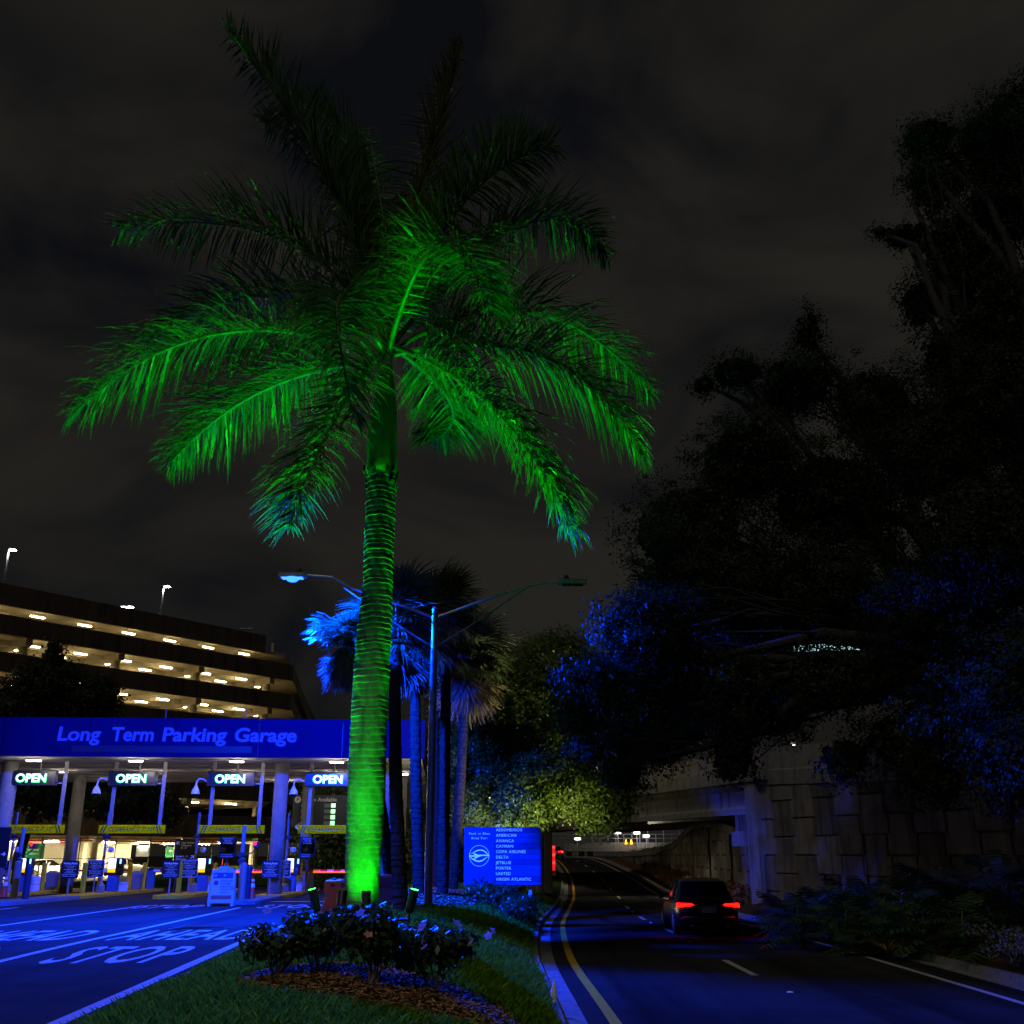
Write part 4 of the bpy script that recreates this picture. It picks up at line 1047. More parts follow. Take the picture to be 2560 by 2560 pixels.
    mb = MB(); mb.bbox((0,-.12,4.73), (2.08,.26,.64), .03); mb.build('sign_box', M_dark, t)
    mb = MB(); mb.bbox((0,-.255,4.73), (1.90,.02,.50), .005); mb.build('sign_face', M_signk, t)
    for k in (4.95, 4.52):
        mb = MB(); mb.box((1.04,-.06,k-.03), (1.27,.0,k+.03)); mb.build('bracket', M_galv, t)
    fit_text('OPEN', .50, E_openg, t, -.70, .65, -.268, 4.545, ext=.002, bold=.026, res=3)
    fit_text('OPEN', .48, E_open, t, -.66, .61, -.274, 4.56, ext=.002, bold=.006, res=3)
    tag(t, f'hanging frame holding a lit OPEN box sign above the lane {wh}')
    # clearance bar
    t = thing('clearance_bar', f'yellow clearance 7 ft 10 bar hanging above the lane {wh}', 'clearance bar', (lotP(uc+.2,0).x, lotP(uc,0).y-.02, 0), LRZ, 'yellow clearance bars')
    mb = MB(); mb.bbox((0,-.03,2.58), (2.85,.10,.36), .015); mb.build('bar', M_signy, t)
    fit_text('CLEARANCE 7\' 10"', .26, M_ink, t, -.98, .99, -.083, 2.49, ext=.001, bold=-.001, shear=.22, res=3)
    for s, x0 in ((1,-1.36),(1,-1.24),(-1,1.14),(-1,1.26)):
        mb = MB(); mb.prism([(0,0),(.055,0),(.055+.13*s,.32),(.13*s,.32)], (x0 if s>0 else x0+.0,-.082,2.42), (1,0,0), (0,0,1), .003); mb.build('stripe', M_ink, t)
    # dome camera on a goose neck
    t = thing('dome_camera', f'white dome camera on a goose neck, lane {wh}', 'camera', (lotP(uc-1.55,0).x, lotP(uc-1.55,0).y, 0), LRZ, 'dome cameras on the lane signs')
    pts = [(.70,.05,4.60),(.50,.05,4.60),(.30,.05,4.72),(.12,.05,4.74),(.02,.05,4.62),(0,.05,4.46)]
    mb = MB(); mb.tube(pts, .035, 7); mb.build('goose_neck', M_wpaint, t)
    mb = MB(); mb.lathe([(.04,4.46),(.07,4.40),(.16,4.24),(.17,4.12),(.20,4.10),(.20,4.08),(.14,4.08)], 14, (0,.05,0)); mb.build('housing', M_wpaint, t, smooth=True)
    mb = MB(); mb.lathe([(.13,4.08),(.12,4.01),(.07,3.96),(.01,3.945)], 14, (0,.05,0)); mb.build('dome', M_glass, t, smooth=True)
# toll processing signs
for i in range(2):
    u = -2.95 - 3.9*i
    t = at_lot('processing_sign', f'black message board asking to allow time for processing, lane {WHERE[i]}', 'sign', u, 6.0, 0, 'message boards')
    mb = MB(); mb.box((-.04,.06,0), (.04,.14,2.3)); mb.build('post', M_dark, t)
    mb = MB(); mb.bbox((0,0,2.15), (.80,.16,1.02), .02); mb.build('cabinet', M_signk, t)
    mb = MB(); mb.bbox((.02,-.082,2.13), (.66,.008,.50), .002); mb.build('display', M_glass, t)
    board_text(t, ['Please allow', 'time for', 'processing'], .105, M_slet, 0, -.087, 2.54, 1.0)
    board_text(t, ['For receipt go to', 'www.sunpass.com'], .078, M_slet, 0, -.087, 1.80, 1.1)
# spaces available board
t = at_lot('spaces_board', 'large dark Spaces Available board with green level counters behind the palm trunk', 'sign', -1.9+.0, 9.6, 0)
t.location.z = 0
x0 = -2.35
mb = MB(); mb.bbox((x0+2.1,0,3.75), (4.3,.2,1.62), .02); mb.build('board', mat('board_charcoal', (.035,.045,.05), .5), t)
for x in (x0+1.0, x0+3.2):
    mb = MB(); mb.tube([(x,.1,4.5),(x,.1,CZ0)], .05, 8); mb.build('hanger', M_galv, t)
put_text('Spaces Available', .28, M_slet, t, (x0+.42,-.103,4.22), ext=.002, bold=.005)
mb = MB(); mb.tube([(x0+.20,-.100,4.30),(x0+.20,-.108,4.30)], .17, 20); mb.build('parking_disc', M_slet, t)
put_text('P', .24, M_signk, t, (x0+.13,-.110,4.22), ext=.001, bold=.006)
for k, lv in enumerate((8,6,4,2)):
    z = 3.93 - .30*k
    put_text(f'Level {lv}', .22, M_slet, t, (x0+.40,-.103,z), ext=.002, bold=.003)
    mb = MB(); mb.box((x0+1.62,-.106,z-.02), (x0+2.02,-.101,z+.17)); mb.build('counter_window', mat('counter_grey', (.25,.25,.24), .5), t)
    mb = MB(); mb.box((x0+1.98,-.112,z-.02), (x0+2.20,-.107,z+.18)); mb.build('counter_digits', E_gdot, t)
mb = MB(); mb.bbox((x0+2.2,-.106,2.85+.02), (3.5,.012,.26), .004); mb.build('lower_panel', M_steel, t)
mb = MB(); mb.prism([(0,0),(.28,.22),(.28,.10),(.14,0),(.28,-.10),(.28,-.22)], (x0+.10,-.104,2.92), (1,0,0), (0,0,1), .004); mb.build('arrow', M_slet, t)
# high vehicle clearance board
t = at_lot('clearance_board', 'black high vehicle clearance board with two arrows beyond the lanes', 'sign', -10.3, 12.0, 0)
mb = MB(); mb.bbox((0,0,2.0), (1.15,.08,1.28), .02); mb.build('board', M_signk, t)
for x in (-.4,.4): 
    mb = MB(); mb.tube([(x,.06,0),(x,.06,1.9)], .04, 8); mb.build('post', M_dark, t)
put_text('High Vehicle\nClearance\n8\' - 6"', .135, M_slet, t, (-.22,-.045,2.44), ext=.002, bold=.002, line=1.0)
put_text('Levels 2 - 8\nClearance\n7\' - 10"', .135, M_slet, t, (-.45,-.045,1.74), ext=.002, bold=.002, line=1.0)
for (x, z, s) in ((-.38,2.45,-1),(.42,1.74,1)):
    mb = MB(); mb.prism([(-.09,.09),(.09,.09),(.09,-.09),(.04,-.04),(.04,.03),(-.07,-.10),(-.10,-.07),(.02,.05),(-.04,.05)] if s>0 else [(-.09,.09),(-.09,-.09),(-.04,-.04),(-.04,.03),(.07,-.10),(.10,-.07),(-.02,.05),(.04,.05),(.09,.09)], (x,-.043,z), (1,0,0), (0,0,1), .004); mb.build('arrow', M_slet, t)
# side notices beside the last column
t = at_lot('liability_notice', 'tall dark blue liability notice fixed beside the column behind the palm', 'sign', 1.45, -.5, 0)
mb = MB(); mb.bbox((0,0,2.4), (.75,.06,1.45), .02); mb.build('board', M_signk, t)
mb = MB(); mb.tube([(.2,.05,0),(.2,.05,1.8)], .03, 8); mb.build('post', M_galv, t)
board_text(t, ['Security', 'Responsibility', 'Do not Leave', 'Any Contents', 'In the Vehicle', 'Theft, Loss', 'or Damage'], .075, M_slet, .05, -.034, 2.98, 1.15)
board_text(t, ['Any Vehicle', 'left at the', 'Owners Risk', 'and will be', 'Towed'], .075, M_slet, .05, -.034, 2.22, 1.15)
t = thing('tow_sign', 'white tow-away zone sign with red letters beside the palm trunk', 'sign', (atg(973, 40, 1.2).x, 40, lotz(40)), LRZ)
mb = MB(); mb.tube([(0,.02,0),(0,.02,1.95)], .03, 8); mb.build('post', M_galv, t)
mb = MB(); mb.prism(rounded(.42,.62,.04), (0,-.01,1.62), (1,0,0), (0,0,1), .01); mb.build('board', M_wpaint, t)
board_text(t, ['TOW AWAY', 'ZONE'], .085, M_red, 0, -.024, 1.84, 1.0, bold=.003)
board_text(t, ['UNAUTHORIZED', 'VEHICLES WILL', 'BE TOWED AT', 'OWNERS EXPENSE'], .048, M_ink, 0, -.024, 1.64, 1.3)
# A-frame notice board
axy = Vector(((556-1280)/2560*36.0, 38.4, lotz(38.4)))
t = thing('a_frame_sign', 'white plastic A-frame notice standing on the lane line before the island', 'A-frame sign', axy, .10)
for s in (-1, 1):
    R = Matrix.Rotation(s*.20, 4, 'X'); off = Matrix.Translation((0, s*.28, 0))
    M4 = off @ Matrix.Rotation(s*.20, 4, 'X')
    mb = MB()
    mb.box((-.44,-.02,.0), (-.34,.02,.12), M4); mb.box((.34,-.02,.0), (.44,.02,.12), M4)
    mb.loft([[M4 @ Vector((x, y, z)) for x, z in ((-.45,.10),(.45,.10),(.40,1.22),(.16,1.24),(.14,1.34),(-.14,1.34),(-.16,1.24),(-.40,1.22))] for y in (-.02,.02)])
    fr = mb.build('frame', M_aframe, t)
    if s < 0:
        def pl(nm, x0, x1, z0, z1, m_, d=.026):
            mb = MB(); mb.box((x0,-d,z0), (x1,-.021,z1), M4); return mb.build(nm, m_, t)
        pl('poster', -.36, .36, .17, 1.14, M_paper, .024); pl('header_band', -.34, .34, .92, 1.12, mat('navy_print', (.01,.012,.06), .6)); pl('footer_band', -.35, .35, .22, .36, mat('brown_print', (.16,.03,.02), .6))
        rot = (math.pi/2 - .20*1, 0, 0)
        e_ = M4.to_euler(); 
        def ptxt(b, size, x, z, **k):
            me = text_mesh(b, size, ext=.001, **k).copy(); me.materials.append(M_ink); o = link('lettering', me, t)
            o.matrix_local = M4 @ Matrix.Translation((x, -.028, z)) @ Matrix.Rotation(math.pi/2, 4, 'X')
        ptxt('SUNPASS\nSYSTEM', .105, -.08, .80, line=.95, bold=.002); ptxt('TEMPORARILY\nUNAVAILABLE', .080, -.08, .615, line=.95, bold=.001); ptxt('PLEASE TAKE A\nPARKING TICKET', .045, -.06, .47, line=1.1)
        mb = MB(); mb.tube([M4 @ Vector((-.22,-.024,.77)), M4 @ Vector((-.22,-.029,.77))], .085, 18); mb.build('stop_disc', mat('maroon_print', (.10,.01,.02), .6), t)
        pl('emblem_plate', -.30, -.22, .99, 1.05, M_paper, .029); pl('emblem_plate', .02, .09, .99, 1.05, M_paper, .029)
# posts at the island noses
def post(name, label, cat, px, Y, h, r, m_, group=None, z=None):
    zz = lotz(Y) if z is None else z; p = atg(px, Y, zz+.5); p.z = zz
    t = thing(name, label, cat, p, LRZ, group)
    mb = MB(); mb.lathe([(r,0),(r,h-.03),(r*.9,h+.02),(r*.5,h+.06),(.0,h+.07)], 16); mb.build('pipe', m_, t); return t
M_brn = mat('brown_post', (.20,.15,.11), .6); M_navy = mat('navy_post', (.02,.02,.05), .45)
post('guard_post', 'brown steel guard post on a block at the island nose beside the A-frame', 'guard post', 606, 39.6, 1.38, .125, M_brn)
post('guard_post', 'dark guard post behind the A-frame at the island nose', 'guard post', 620, 41.0, 1.30, .11, M_navy)
post('guard_post', 'brown round-topped guard post seen over the top of the A-frame', 'guard post', 574, 43.5, 1.20, .13, M_brn)
post('guard_post', 'brown guard post beside the cone on the farthest island nose', 'guard post', 38, 42.0, 1.45, .14, M_brn)
post('guard_post', 'navy guard post in front of the farthest ticket machine', 'guard post', 66, 41.0, 1.32, .125, M_navy)
def reader_pole(label, px, Y, h):
    p = atg(px, Y, 1); p.z = lotz(Y); t = thing('reader_pole', label, 'pole', p, LRZ, 'tag reader poles')
    mb = MB(); mb.tube([(0,0,0),(0,0,h)], .075, 12); mb.build('pole', M_galv, t)
    mb = MB(); mb.bbox((-.05,-.02,1.72), (.24,.24,.16), .02); mb.bbox((0,-.02,1.50), (.26,.24,.16), .02); mb.build('clamp', M_dark, t)
    mb = MB(); mb.tube([(0,0,1.70),(.35,-.05,1.78),(.5,-.08,1.95)], .025, 6); mb.build('arm', M_dark, t)
    mb = MB(); mb.bbox((.52,-.10,2.06), (.22,.30,.22), .03); mb.build('camera', M_dark, t)
    mb = MB(); mb.cbox((.48,-.255,2.10), (.06,.01,.06)); mb.build('infrared_led', E_tail, t)
reader_pole('blue lit pole with tag reader camera at the nose beside the A-frame', 603, 40.3, 2.75)
reader_pole('blue lit pole with tag reader camera on the farthest island nose', 45, 42.8, 2.75)
# cones
def cone(label, px, Y, h, dz=0.0):
    p = atg(px, Y, .3); p.z = lotz(Y) + dz; t = thing('traffic_cone', label, 'traffic cone', p, .2, 'orange traffic cones')
    mb = MB(); mb.bbox((0,0,.02), (.36,.36,.04), .015); mb.build('base', M_black, t)
    mb = MB(); mb.lathe([(.14,.04),(.028,h)], 16); mb.build('body', M_cone, t)
    for a, b in ((.45,.60),(.70,.80)):
        ra = .14-.112*a; rb = .14-.112*b
        mb = MB(); mb.lathe([(ra+.004,.04+(h-.04)*a),(rb+.004,.04+(h-.04)*b)], 16, cap=False); mb.build('reflective_band', M_wpaint, t)
cone('orange cone with white bands on the farthest island nose', 12, 42.0, .95, .15)
cone('orange cone behind the parking rates sign of the second lane', 447, 50, .75, .15)
cone('orange cone behind the dark guard post at the island nose', 631, 42.0, .9, .12)
t = thing('lane_board', 'dark lane direction board with an arrow cut off at the picture edge', 'sign', (atg(4, 42, 1.6).x, 42, lotz(42)), LRZ)
mb = MB(); mb.bbox((-.25,0,2.0), (1.0,.1,1.5), .02); mb.build('board', M_signk, t); mb = MB(); mb.tube([(-.3,.06,0),(-.3,.06,1.5)], .05, 8); mb.build('post', M_galv, t)
mb = MB(); mb.prism([(-.1,-.015),(.03,-.015),(-.02,-.06),(.01,-.075),(.09,0),(.01,.075),(-.02,.06),(.03,.015),(-.1,.015)], (.1,-.052,1.75), (1,0,0), (0,0,1), .003); mb.build('arrow', M_slet, t)

# ------------------------------------------------------------------ orange water barriers beside the palm
def water_barrier(label, x, y, rz, L_=1.5):
    t = thing('water_barrier', label, 'barrier', (x, y, H(max(x, xl(y)), y) - .01 if x > xl(y) else lotz(y)+.1), rz, 'orange water barriers')
    prof = [(.27,0),(.27,.14),(.235,.20),(.14,.46),(.15,.50),(.20,.58),(.20,.74),(.17,.80)]
    mb = MB(); rings = []
    for yy, s in ((0,.94),(.02,1),(L_-.02,1),(L_,.94)):
        rings.append([(x_*s, yy, z_*(1 if s == 1 else .985)) for x_, z_ in prof] + [(-x_*s, yy, z_*(1 if s == 1 else .985)) for x_, z_ in reversed(prof)])
    mb.loft([list(reversed(r)) for r in rings]); mb.build('shell', M_orange, t)
    mb = MB(); mb.bbox((0,-.012,.09), (.16,.03,.13), .02); mb.build('end_lug', M_orange, t)
    mb = MB(); mb.bbox((0,-.006,.70), (.09,.014,.05), .005); mb.build('slot', M_black, t)
    mb = MB(); mb.lathe([(.05,.79),(.05,.83),(.03,.84)], 10, (0,.4,0)); mb.build('filler_cap', M_black, t)
xx = atg(829, 25.1, .4).x
water_barrier('orange water-filled barrier standing end-on beside the palm trunk', xx, 25.1, LRZ+.02)
water_barrier('second orange water-filled barrier half hidden behind the palm trunk', xx+.62, 26.6, LRZ-.25)

# ------------------------------------------------------------------ street lamp with the blue lit arm
LX, LY = -2.2, 28.7
t = thing('street_lamp', 'tall steel street lamp with two arms, one head shining blue', 'street lamp', (LX, LY, 0)); zb = H(LX, LY)
mb = MB(); mb.lathe([(.19,zb-.1),(.19,zb+.05),(.115,zb+.06),(.10,8.2),(.07,8.27),(.0,8.28)], 18); mb.build('pole', M_pole, t, smooth=False)
for s, xe, ze in ((1, 3.55, 9.02), (-1, -3.75, 9.22)):
    mb = MB(); mb.tube([(s*.08,0,7.98),(s*1.2,0,8.40),(s*2.4,0,8.82),(s*3.0,0,ze-.06),(xe,0,ze)], [.05,.045,.04,.035,.032], 8); mb.build('arm', M_pole, t)
    mb = MB(); mb.tube([(s*.08,0,7.15),(s*1.3,0,7.92),(s*2.2,0,8.55),(s*2.65,0,8.85)], .028, 7); mb.tube([(s*1.12,0,7.82),(s*1.12,0,8.36)], .026, 7); mb.build('brace', M_pole, t)
    mb = MB(); mb.loft([[(xe + s*x, y*w, ze + z) for y, z in ((-.14,-.08),(.14,-.08),(.14,.03),(.09,.07),(-.09,.07),(-.14,.03))] for x, w in ((-.02,.5),(.08,1),(.42,1),(.44,.85),(.78,.8),(.80,.6))]); hd = mb.build('lamp_head', mat('lamp_head_grey', (.22,.22,.23), .45, .4), t)
    mb = MB(); mb.lathe([(.07,.06),(.08,.12),(.05,.19),(.01,.21)], 10, (xe+s*.22,0,ze)); mb.build('photocell', M_black, hd, smooth=True)
    mb = MB(); mb.box((min(xe+s*.10, xe+s*.70),-.12,ze-.105), (max(xe+s*.10, xe+s*.70),.12,ze-.081)); mb.build('lens', E_blue if s < 0 else M_glass, hd)
    if s < 0:
        mb = MB(); mb.lathe([(.19,-.08),(.18,-.13),(.13,-.18),(.05,-.205),(.0,-.21)], 16, (xe-.40,0,ze)); mb.build('refractor', E_blue, hd, smooth=True)
        ld = bpy.data.lights.new('blue_lamp', 'SPOT'); ld.energy = 60000; ld.color = (.0, .035, 1.0); ld.shadow_soft_size = .10; ld.spot_size = math.radians(175); ld.spot_blend = .06
        lo = bpy.data.objects.new('blue_lamp', ld); COL.objects.link(lo); lo.parent = t; lo.location = (xe-.40, 0, ze-.36)

# ------------------------------------------------------------------ airline sign
SX0, SX1, SZ0, SZ1, SY = -1.556, .934, .61, 2.39, 35.0
def airline_sign(name, label, x, y, zoff, rz, faces, letters, names, lit=False):
    t = thing(name, label, 'sign', (x, y, zoff), rz)
    w = SX1 - SX0; h = SZ1 - SZ0
    for px_ in (.35, w-.35):
        mb = MB(); mb.box((px_-.05,.10,-.9), (px_+.05,.22,h-.05)); mb.build('post', M_wpaint, t)
    mb = MB(); mb.box((0,.03,0), (w,.30,h)); mb.build('cabinet', M_dark if not lit else M_red, t)
    wl = w*.398
    mb = MB(); mb.bbox((wl/4,0,h/2), (wl/2-.003,.05,h), .006); mb.build('panel', faces[0], t)
    mb = MB(); mb.bbox((wl*.75,0,h/2), (wl/2-.003,.05,h), .006); mb.build('panel', faces[0], t)
    n = len(names); hs = (h-.10)/n
    for k, nm in enumerate(names):
        z1 = h - hs*k
        mb = MB(); mb.bbox(((wl+w)/2,-.002*(k % 3),z1-hs/2), (w-wl-.006,.05,hs-.008), .006); st = mb.build('name_strip', faces[1 + (k*7 % 3 == 0)], t)
        if letters:
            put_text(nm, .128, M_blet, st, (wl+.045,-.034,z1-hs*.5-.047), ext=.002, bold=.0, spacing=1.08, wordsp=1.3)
    mb = MB(); mb.bbox(((wl+w)/2,0,.048), (w-wl-.006,.05,.09), .006); mb.build('name_strip', faces[1], t)
    if letters:
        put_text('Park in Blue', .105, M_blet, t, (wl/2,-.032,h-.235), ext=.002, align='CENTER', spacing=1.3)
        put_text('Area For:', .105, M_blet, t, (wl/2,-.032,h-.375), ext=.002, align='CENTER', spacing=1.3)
        cx, cz, R = wl/2, h-.885, .325
        mb = MB(); N = 40
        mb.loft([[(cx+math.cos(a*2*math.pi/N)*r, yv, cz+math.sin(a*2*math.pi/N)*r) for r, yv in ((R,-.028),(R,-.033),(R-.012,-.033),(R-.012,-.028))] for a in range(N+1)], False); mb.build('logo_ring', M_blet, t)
        # winged emblem
        S = R/226.0
        def E(pts): return [((x-423)*S, (693-y)*S) for x, y in pts]
        for poly in ([(200,660),(270,630),(330,590),(400,562),(480,560),(540,580),(590,620),(648,690),(625,688),(580,645),(530,605),(470,585),(400,590),(340,610),(290,635),(240,652)],
                     [(200,720),(260,770),(330,810),(410,828),(480,815),(540,780),(590,735),(645,710),(600,720),(540,750),(480,785),(410,798),(340,785),(290,760),(240,725)],
                     [(200,665),(245,685),(310,682),(312,672),(280,632),(330,645),(400,668),(480,670),(560,668),(620,680),(645,692),(640,708),(600,700),(520,694),(450,705),(390,730),(310,778),(290,768),(335,715),(240,712),(200,722)]):
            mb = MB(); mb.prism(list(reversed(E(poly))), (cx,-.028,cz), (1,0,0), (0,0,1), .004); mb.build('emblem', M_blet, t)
    return t
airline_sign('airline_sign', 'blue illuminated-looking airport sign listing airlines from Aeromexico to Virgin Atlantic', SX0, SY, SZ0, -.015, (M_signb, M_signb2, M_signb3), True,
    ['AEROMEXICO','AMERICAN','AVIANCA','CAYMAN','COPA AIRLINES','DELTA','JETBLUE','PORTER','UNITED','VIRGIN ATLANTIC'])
bpy.data.objects['airline_sign']['label'] = 'blue airport sign listing airlines from Aeromexico to Virgin Atlantic'
p = atg(1388, 82, 1.5)
E_reds2 = mat('red_strip_glow', (.8,.1,.1), emit=(1,.06,.07), es=1.1)  # strips carry the same added glow instead of lamp light
airline_sign('airline_sign', 'red airport sign with an added glow, mostly hidden behind the blue one', p.x - 2.49, 82, .35, 0, (E_redsign, E_redsign, E_reds2), False, ['a']*9, True)
t = thing('marker_post', 'small dark red marker box on a stick below the red sign', 'marker', (atg(1380, 70, 0).x, 70, H(2.2,70)-.1))
mb = MB(); mb.box((-.02,-.02,0), (.02,.02,.9)); mb.build('stick', M_brn, t); mb = MB(); mb.bbox((0,0,.95), (.5,.2,.18), .02); mb.build('box', M_red, t)

# small litter on the kerb and driveway
x = yel(15.9)-.80
t = thing('plastic_bottle', 'crushed white bottle lying on the kerb edge at the bottom of the picture', 'bottle', (x, 15.9, roadz(15.9)+.17), .3)
mb = MB(); mb.tube([(0,0,0),(.02,.05,.12),(.04,.09,.22),(.05,.11,.27)], [.035,.045,.03,.014], 9); mb.build('shell', M_wpaint, t); mb = MB(); mb.tube([(.05,.11,.27),(.055,.12,.30)], .017, 8); mb.build('cap', M_wpaint, t)
q = lotP(-1.9, -23.0)
t = thing('fallen_branch', 'dead palm frond stalk lying on the driveway lettering', 'branch', q, .5)
mb = MB(); mb.tube([(-.5,-.3,.03),(-.1,-.05,.07),(.3,.1,.05),(.9,.12,.03)], [.03,.035,.03,.01], 6); mb.build('stalk', M_dead, t)
mb = MB(); mb.add([(.2,.05,.03),(1.0,.0,.015),(1.1,.12,.02),(.3,.16,.05)], [(0,1,2,3)]); mb.build('leaf_sheath', M_bark, t)
# ------------------------------------------------------------------ parking garage behind the canopy
GB = Vector((-22.9, 107.0, 0)); GD = Vector((.6175, .7866, 0)); GN = Vector((.7866, -.6175, 0))   # corner, facade direction, outward normal
GS = Vector((-.14, .99, 0)).normalized(); GSN = Vector((.99, .14, 0)).normalized()
gar = thing('parking_garage', 'multi-storey concrete parking garage with lit open levels behind the canopy', 'building', GB, math.atan2(GD.y, GD.x))
# local frame: x along facade (corner at 0, negative towards the camera), y into the building
TOPS = [5.0, 8.05, 11.1, 14.2, 17.25, 20.3]; HG = [1.9, 1.5, 1.5, 1.5, 1.5, 1.5]
LG = -78.0
sa = math.atan2(GS.y, GS.x) - math.atan2(GD.y, GD.x)           # side direction in local frame
SD = Vector((math.cos(sa), math.sin(sa), 0)); SN = Vector((math.sin(sa), -math.cos(sa), 0))
def poly_slab(z0, z1, inset, back=17.0, sl=60.0):
    A = Vector((LG, inset, 0)); B = SD*0 + Vector((-inset*.3, inset, 0)); C = SD*sl; D = SD*sl + Vector((-30,0,0)); E_ = Vector((LG, 40, 0))
    return [(p.x, p.y) for p in (A, B, C, D, E_)]
def side_box(mb, s0, s1, d0, d1, z0, z1):
    """box along the side facade: s along, d inward"""
    ps = [SD*s0 - SN*d0, SD*s1 - SN*d0, SD*s1 - SN*d1, SD*s0 - SN*d1]
    mb.loft([[(p.x, p.y, z0) for p in ps], [(p.x, p.y, z1) for p in ps]])
for k, (tp, hg) in enumerate(zip(TOPS, HG)):
    bt = tp - hg
    for j in range(9):
        a = LG + (-LG)*j/9; b = LG + (-LG)*(j+1)/9
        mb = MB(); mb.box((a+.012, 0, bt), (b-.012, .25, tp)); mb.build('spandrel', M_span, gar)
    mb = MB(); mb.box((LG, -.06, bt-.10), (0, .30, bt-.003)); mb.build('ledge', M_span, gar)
    for j in range(6):
        mb = MB(); side_box(mb, .02 + j*10, 9.98 + j*10, 0, .25, bt, tp); mb.build('side_spandrel', M_gconc, gar)
    pts = poly_slab(0, 0, .3)
    mb = MB(); mb.loft([[(x, y, bt) for x, y in pts], [(x, y, bt+.38) for x, y in pts]]); mb.build('floor_slab', M_gconc, gar)
    for j in range(9):
        x = -2.2 - 8.6*j
        mb = MB(); mb.box((x-.3, .6, bt-.62), (x+.3, 17, bt-.002)); mb.build('beam', M_gconc, gar)
        mb = MB(); mb.lathe([(.42, (TOPS[k-1]-HG[k-1]+.38) if k else -.5), (.42, bt-.622)], 14, (x, 1.5, 0)); mb.build('column', M_gconc, gar)
    for y in ((3.2, 6.4, 9.6, 12.8) if k else (1.9, 3.2, 4.5, 5.8, 7.1, 8.4, 9.7, 11.0, 12.3, 13.6, 15.0, 18, 21)):
        mb = MB(); mb.box((LG, y-.11, bt-.42), (-.6, y+.11, bt-.003)); mb.build('ceiling_rib', M_gconc, gar)
    if k:
        mb = MB(); mb.box((LG, 17.0, (TOPS[k-1]-HG[k-1]+.38)), (-1, 17.3, bt)); mb.build('inner_wall', M_gconc, gar)
# slightly set-back top storey
for j in range(8):
    a = LG + (-LG-3.2)*j/8; b = LG + (-LG-3.2)*(j+1)/8
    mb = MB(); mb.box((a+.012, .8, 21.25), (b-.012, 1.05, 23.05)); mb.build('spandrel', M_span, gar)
mb = MB(); mb.loft([[(x, y, z) for x, y in poly_slab(0,0,1.1)] for z in (21.27, 21.6)]); mb.build('floor_slab', M_gconc, gar)
for j in range(6):
    mb = MB(); side_box(mb, 2.2 + j*10, 12.1 + j*10, 2.4, 2.65, 21.25, 23.05); mb.build('side_spandrel', M_gconc, gar)
for j in range(9):
    mb = MB(); mb.lathe([(.42, 19.1), (.42, 21.25)], 14, (-3.4-8.6*j, 3.4, 0)); mb.build('column', M_gconc, gar)
mb = MB(); mb.box((LG, 24, -.5), (-2, 24.3, 3.08)); mb.build('back_wall', M_gwall, gar)
mb = MB(); mb.add([(LG,-8,-.40),(30,-8,-.40),(30,60,-.40),(LG,60,-.40)], [(0,1,2,3)]); mb.build('ground_floor', M_gconc, gar)
for (x0, x1, y) in ((-60,-48,12),(-44,-34,16),(-26,-18,14),(-14,-9,12)):
    mb = MB(); mb.box((x0, y, -.4), (x1, y+.3, 2.9)); mb.build('partition', M_gwall, gar)
for (z, y, x0, x1) in ((2.45,3.5,-66,-20),(2.2,5.2,-60,-30),(2.6,1.2,-40,-6)):
    mb = MB(); mb.tube([(x0,y,-.3),(x0,y,z),(x1,y,z),(x1,y,-.3)], .07, 7); mb.build('sprinkler_pipe', M_red, gar)
# ceiling lights of the garage
def gloc(x, y, z): return GB + GD*x + Vector((-GD.y, GD.x, 0))*y + Vector((0,0,z))
gl_house = MB().bbox((0,0,.0), (1.30,.26,.06), .02).mesh('housing', M_wpaint); gl_lens0 = MB().bbox((0,0,-.065), (1.22,.20,.065), .02).mesh('lens', E_gar0); gl_lens = MB().bbox((0,0,-.065), (1.22,.20,.065), .02).mesh('lens', E_gar)
LV = ['ground level', 'second level', 'third level', 'fourth level', 'fifth level', 'sixth level', 'top covered level']
def gar_light(x, y, z, lab, lens=None):
    t = thing('garage_light', lab, 'ceiling light', gloc(x, y, z), math.atan2(GD.y, GD.x), 'garage ceiling lights')
    link('housing', gl_house, t); link('lens', lens or gl_lens, t)
for k, (zc, y0, rows) in enumerate([(3.1, 0, (2.5, 7.7, 14)), (6.55, 0, (2.0,)), (9.6, 0, ()), (12.7, 0, (2.0, 4.9)), (15.75, 0, (2.0, 4.9)), (18.8, 0, (2.0, 4.9)), (21.25, 0, (1.9,))]):
    for ri, y in enumerate(rows):
        for j in range(11):
            x = -3.0 - 4.4*j + (ri*2.0 - 2.0*(ri == 0))
            gar_light(x, y, zc - (.50 if k == 0 else .20 if k == 6 else .30), f'warm tube light on the garage {LV[k]}, {["front", "second", "back"][ri]} row, {ORD[j]} from the corner', gl_lens0 if k == 0 else gl_lens)
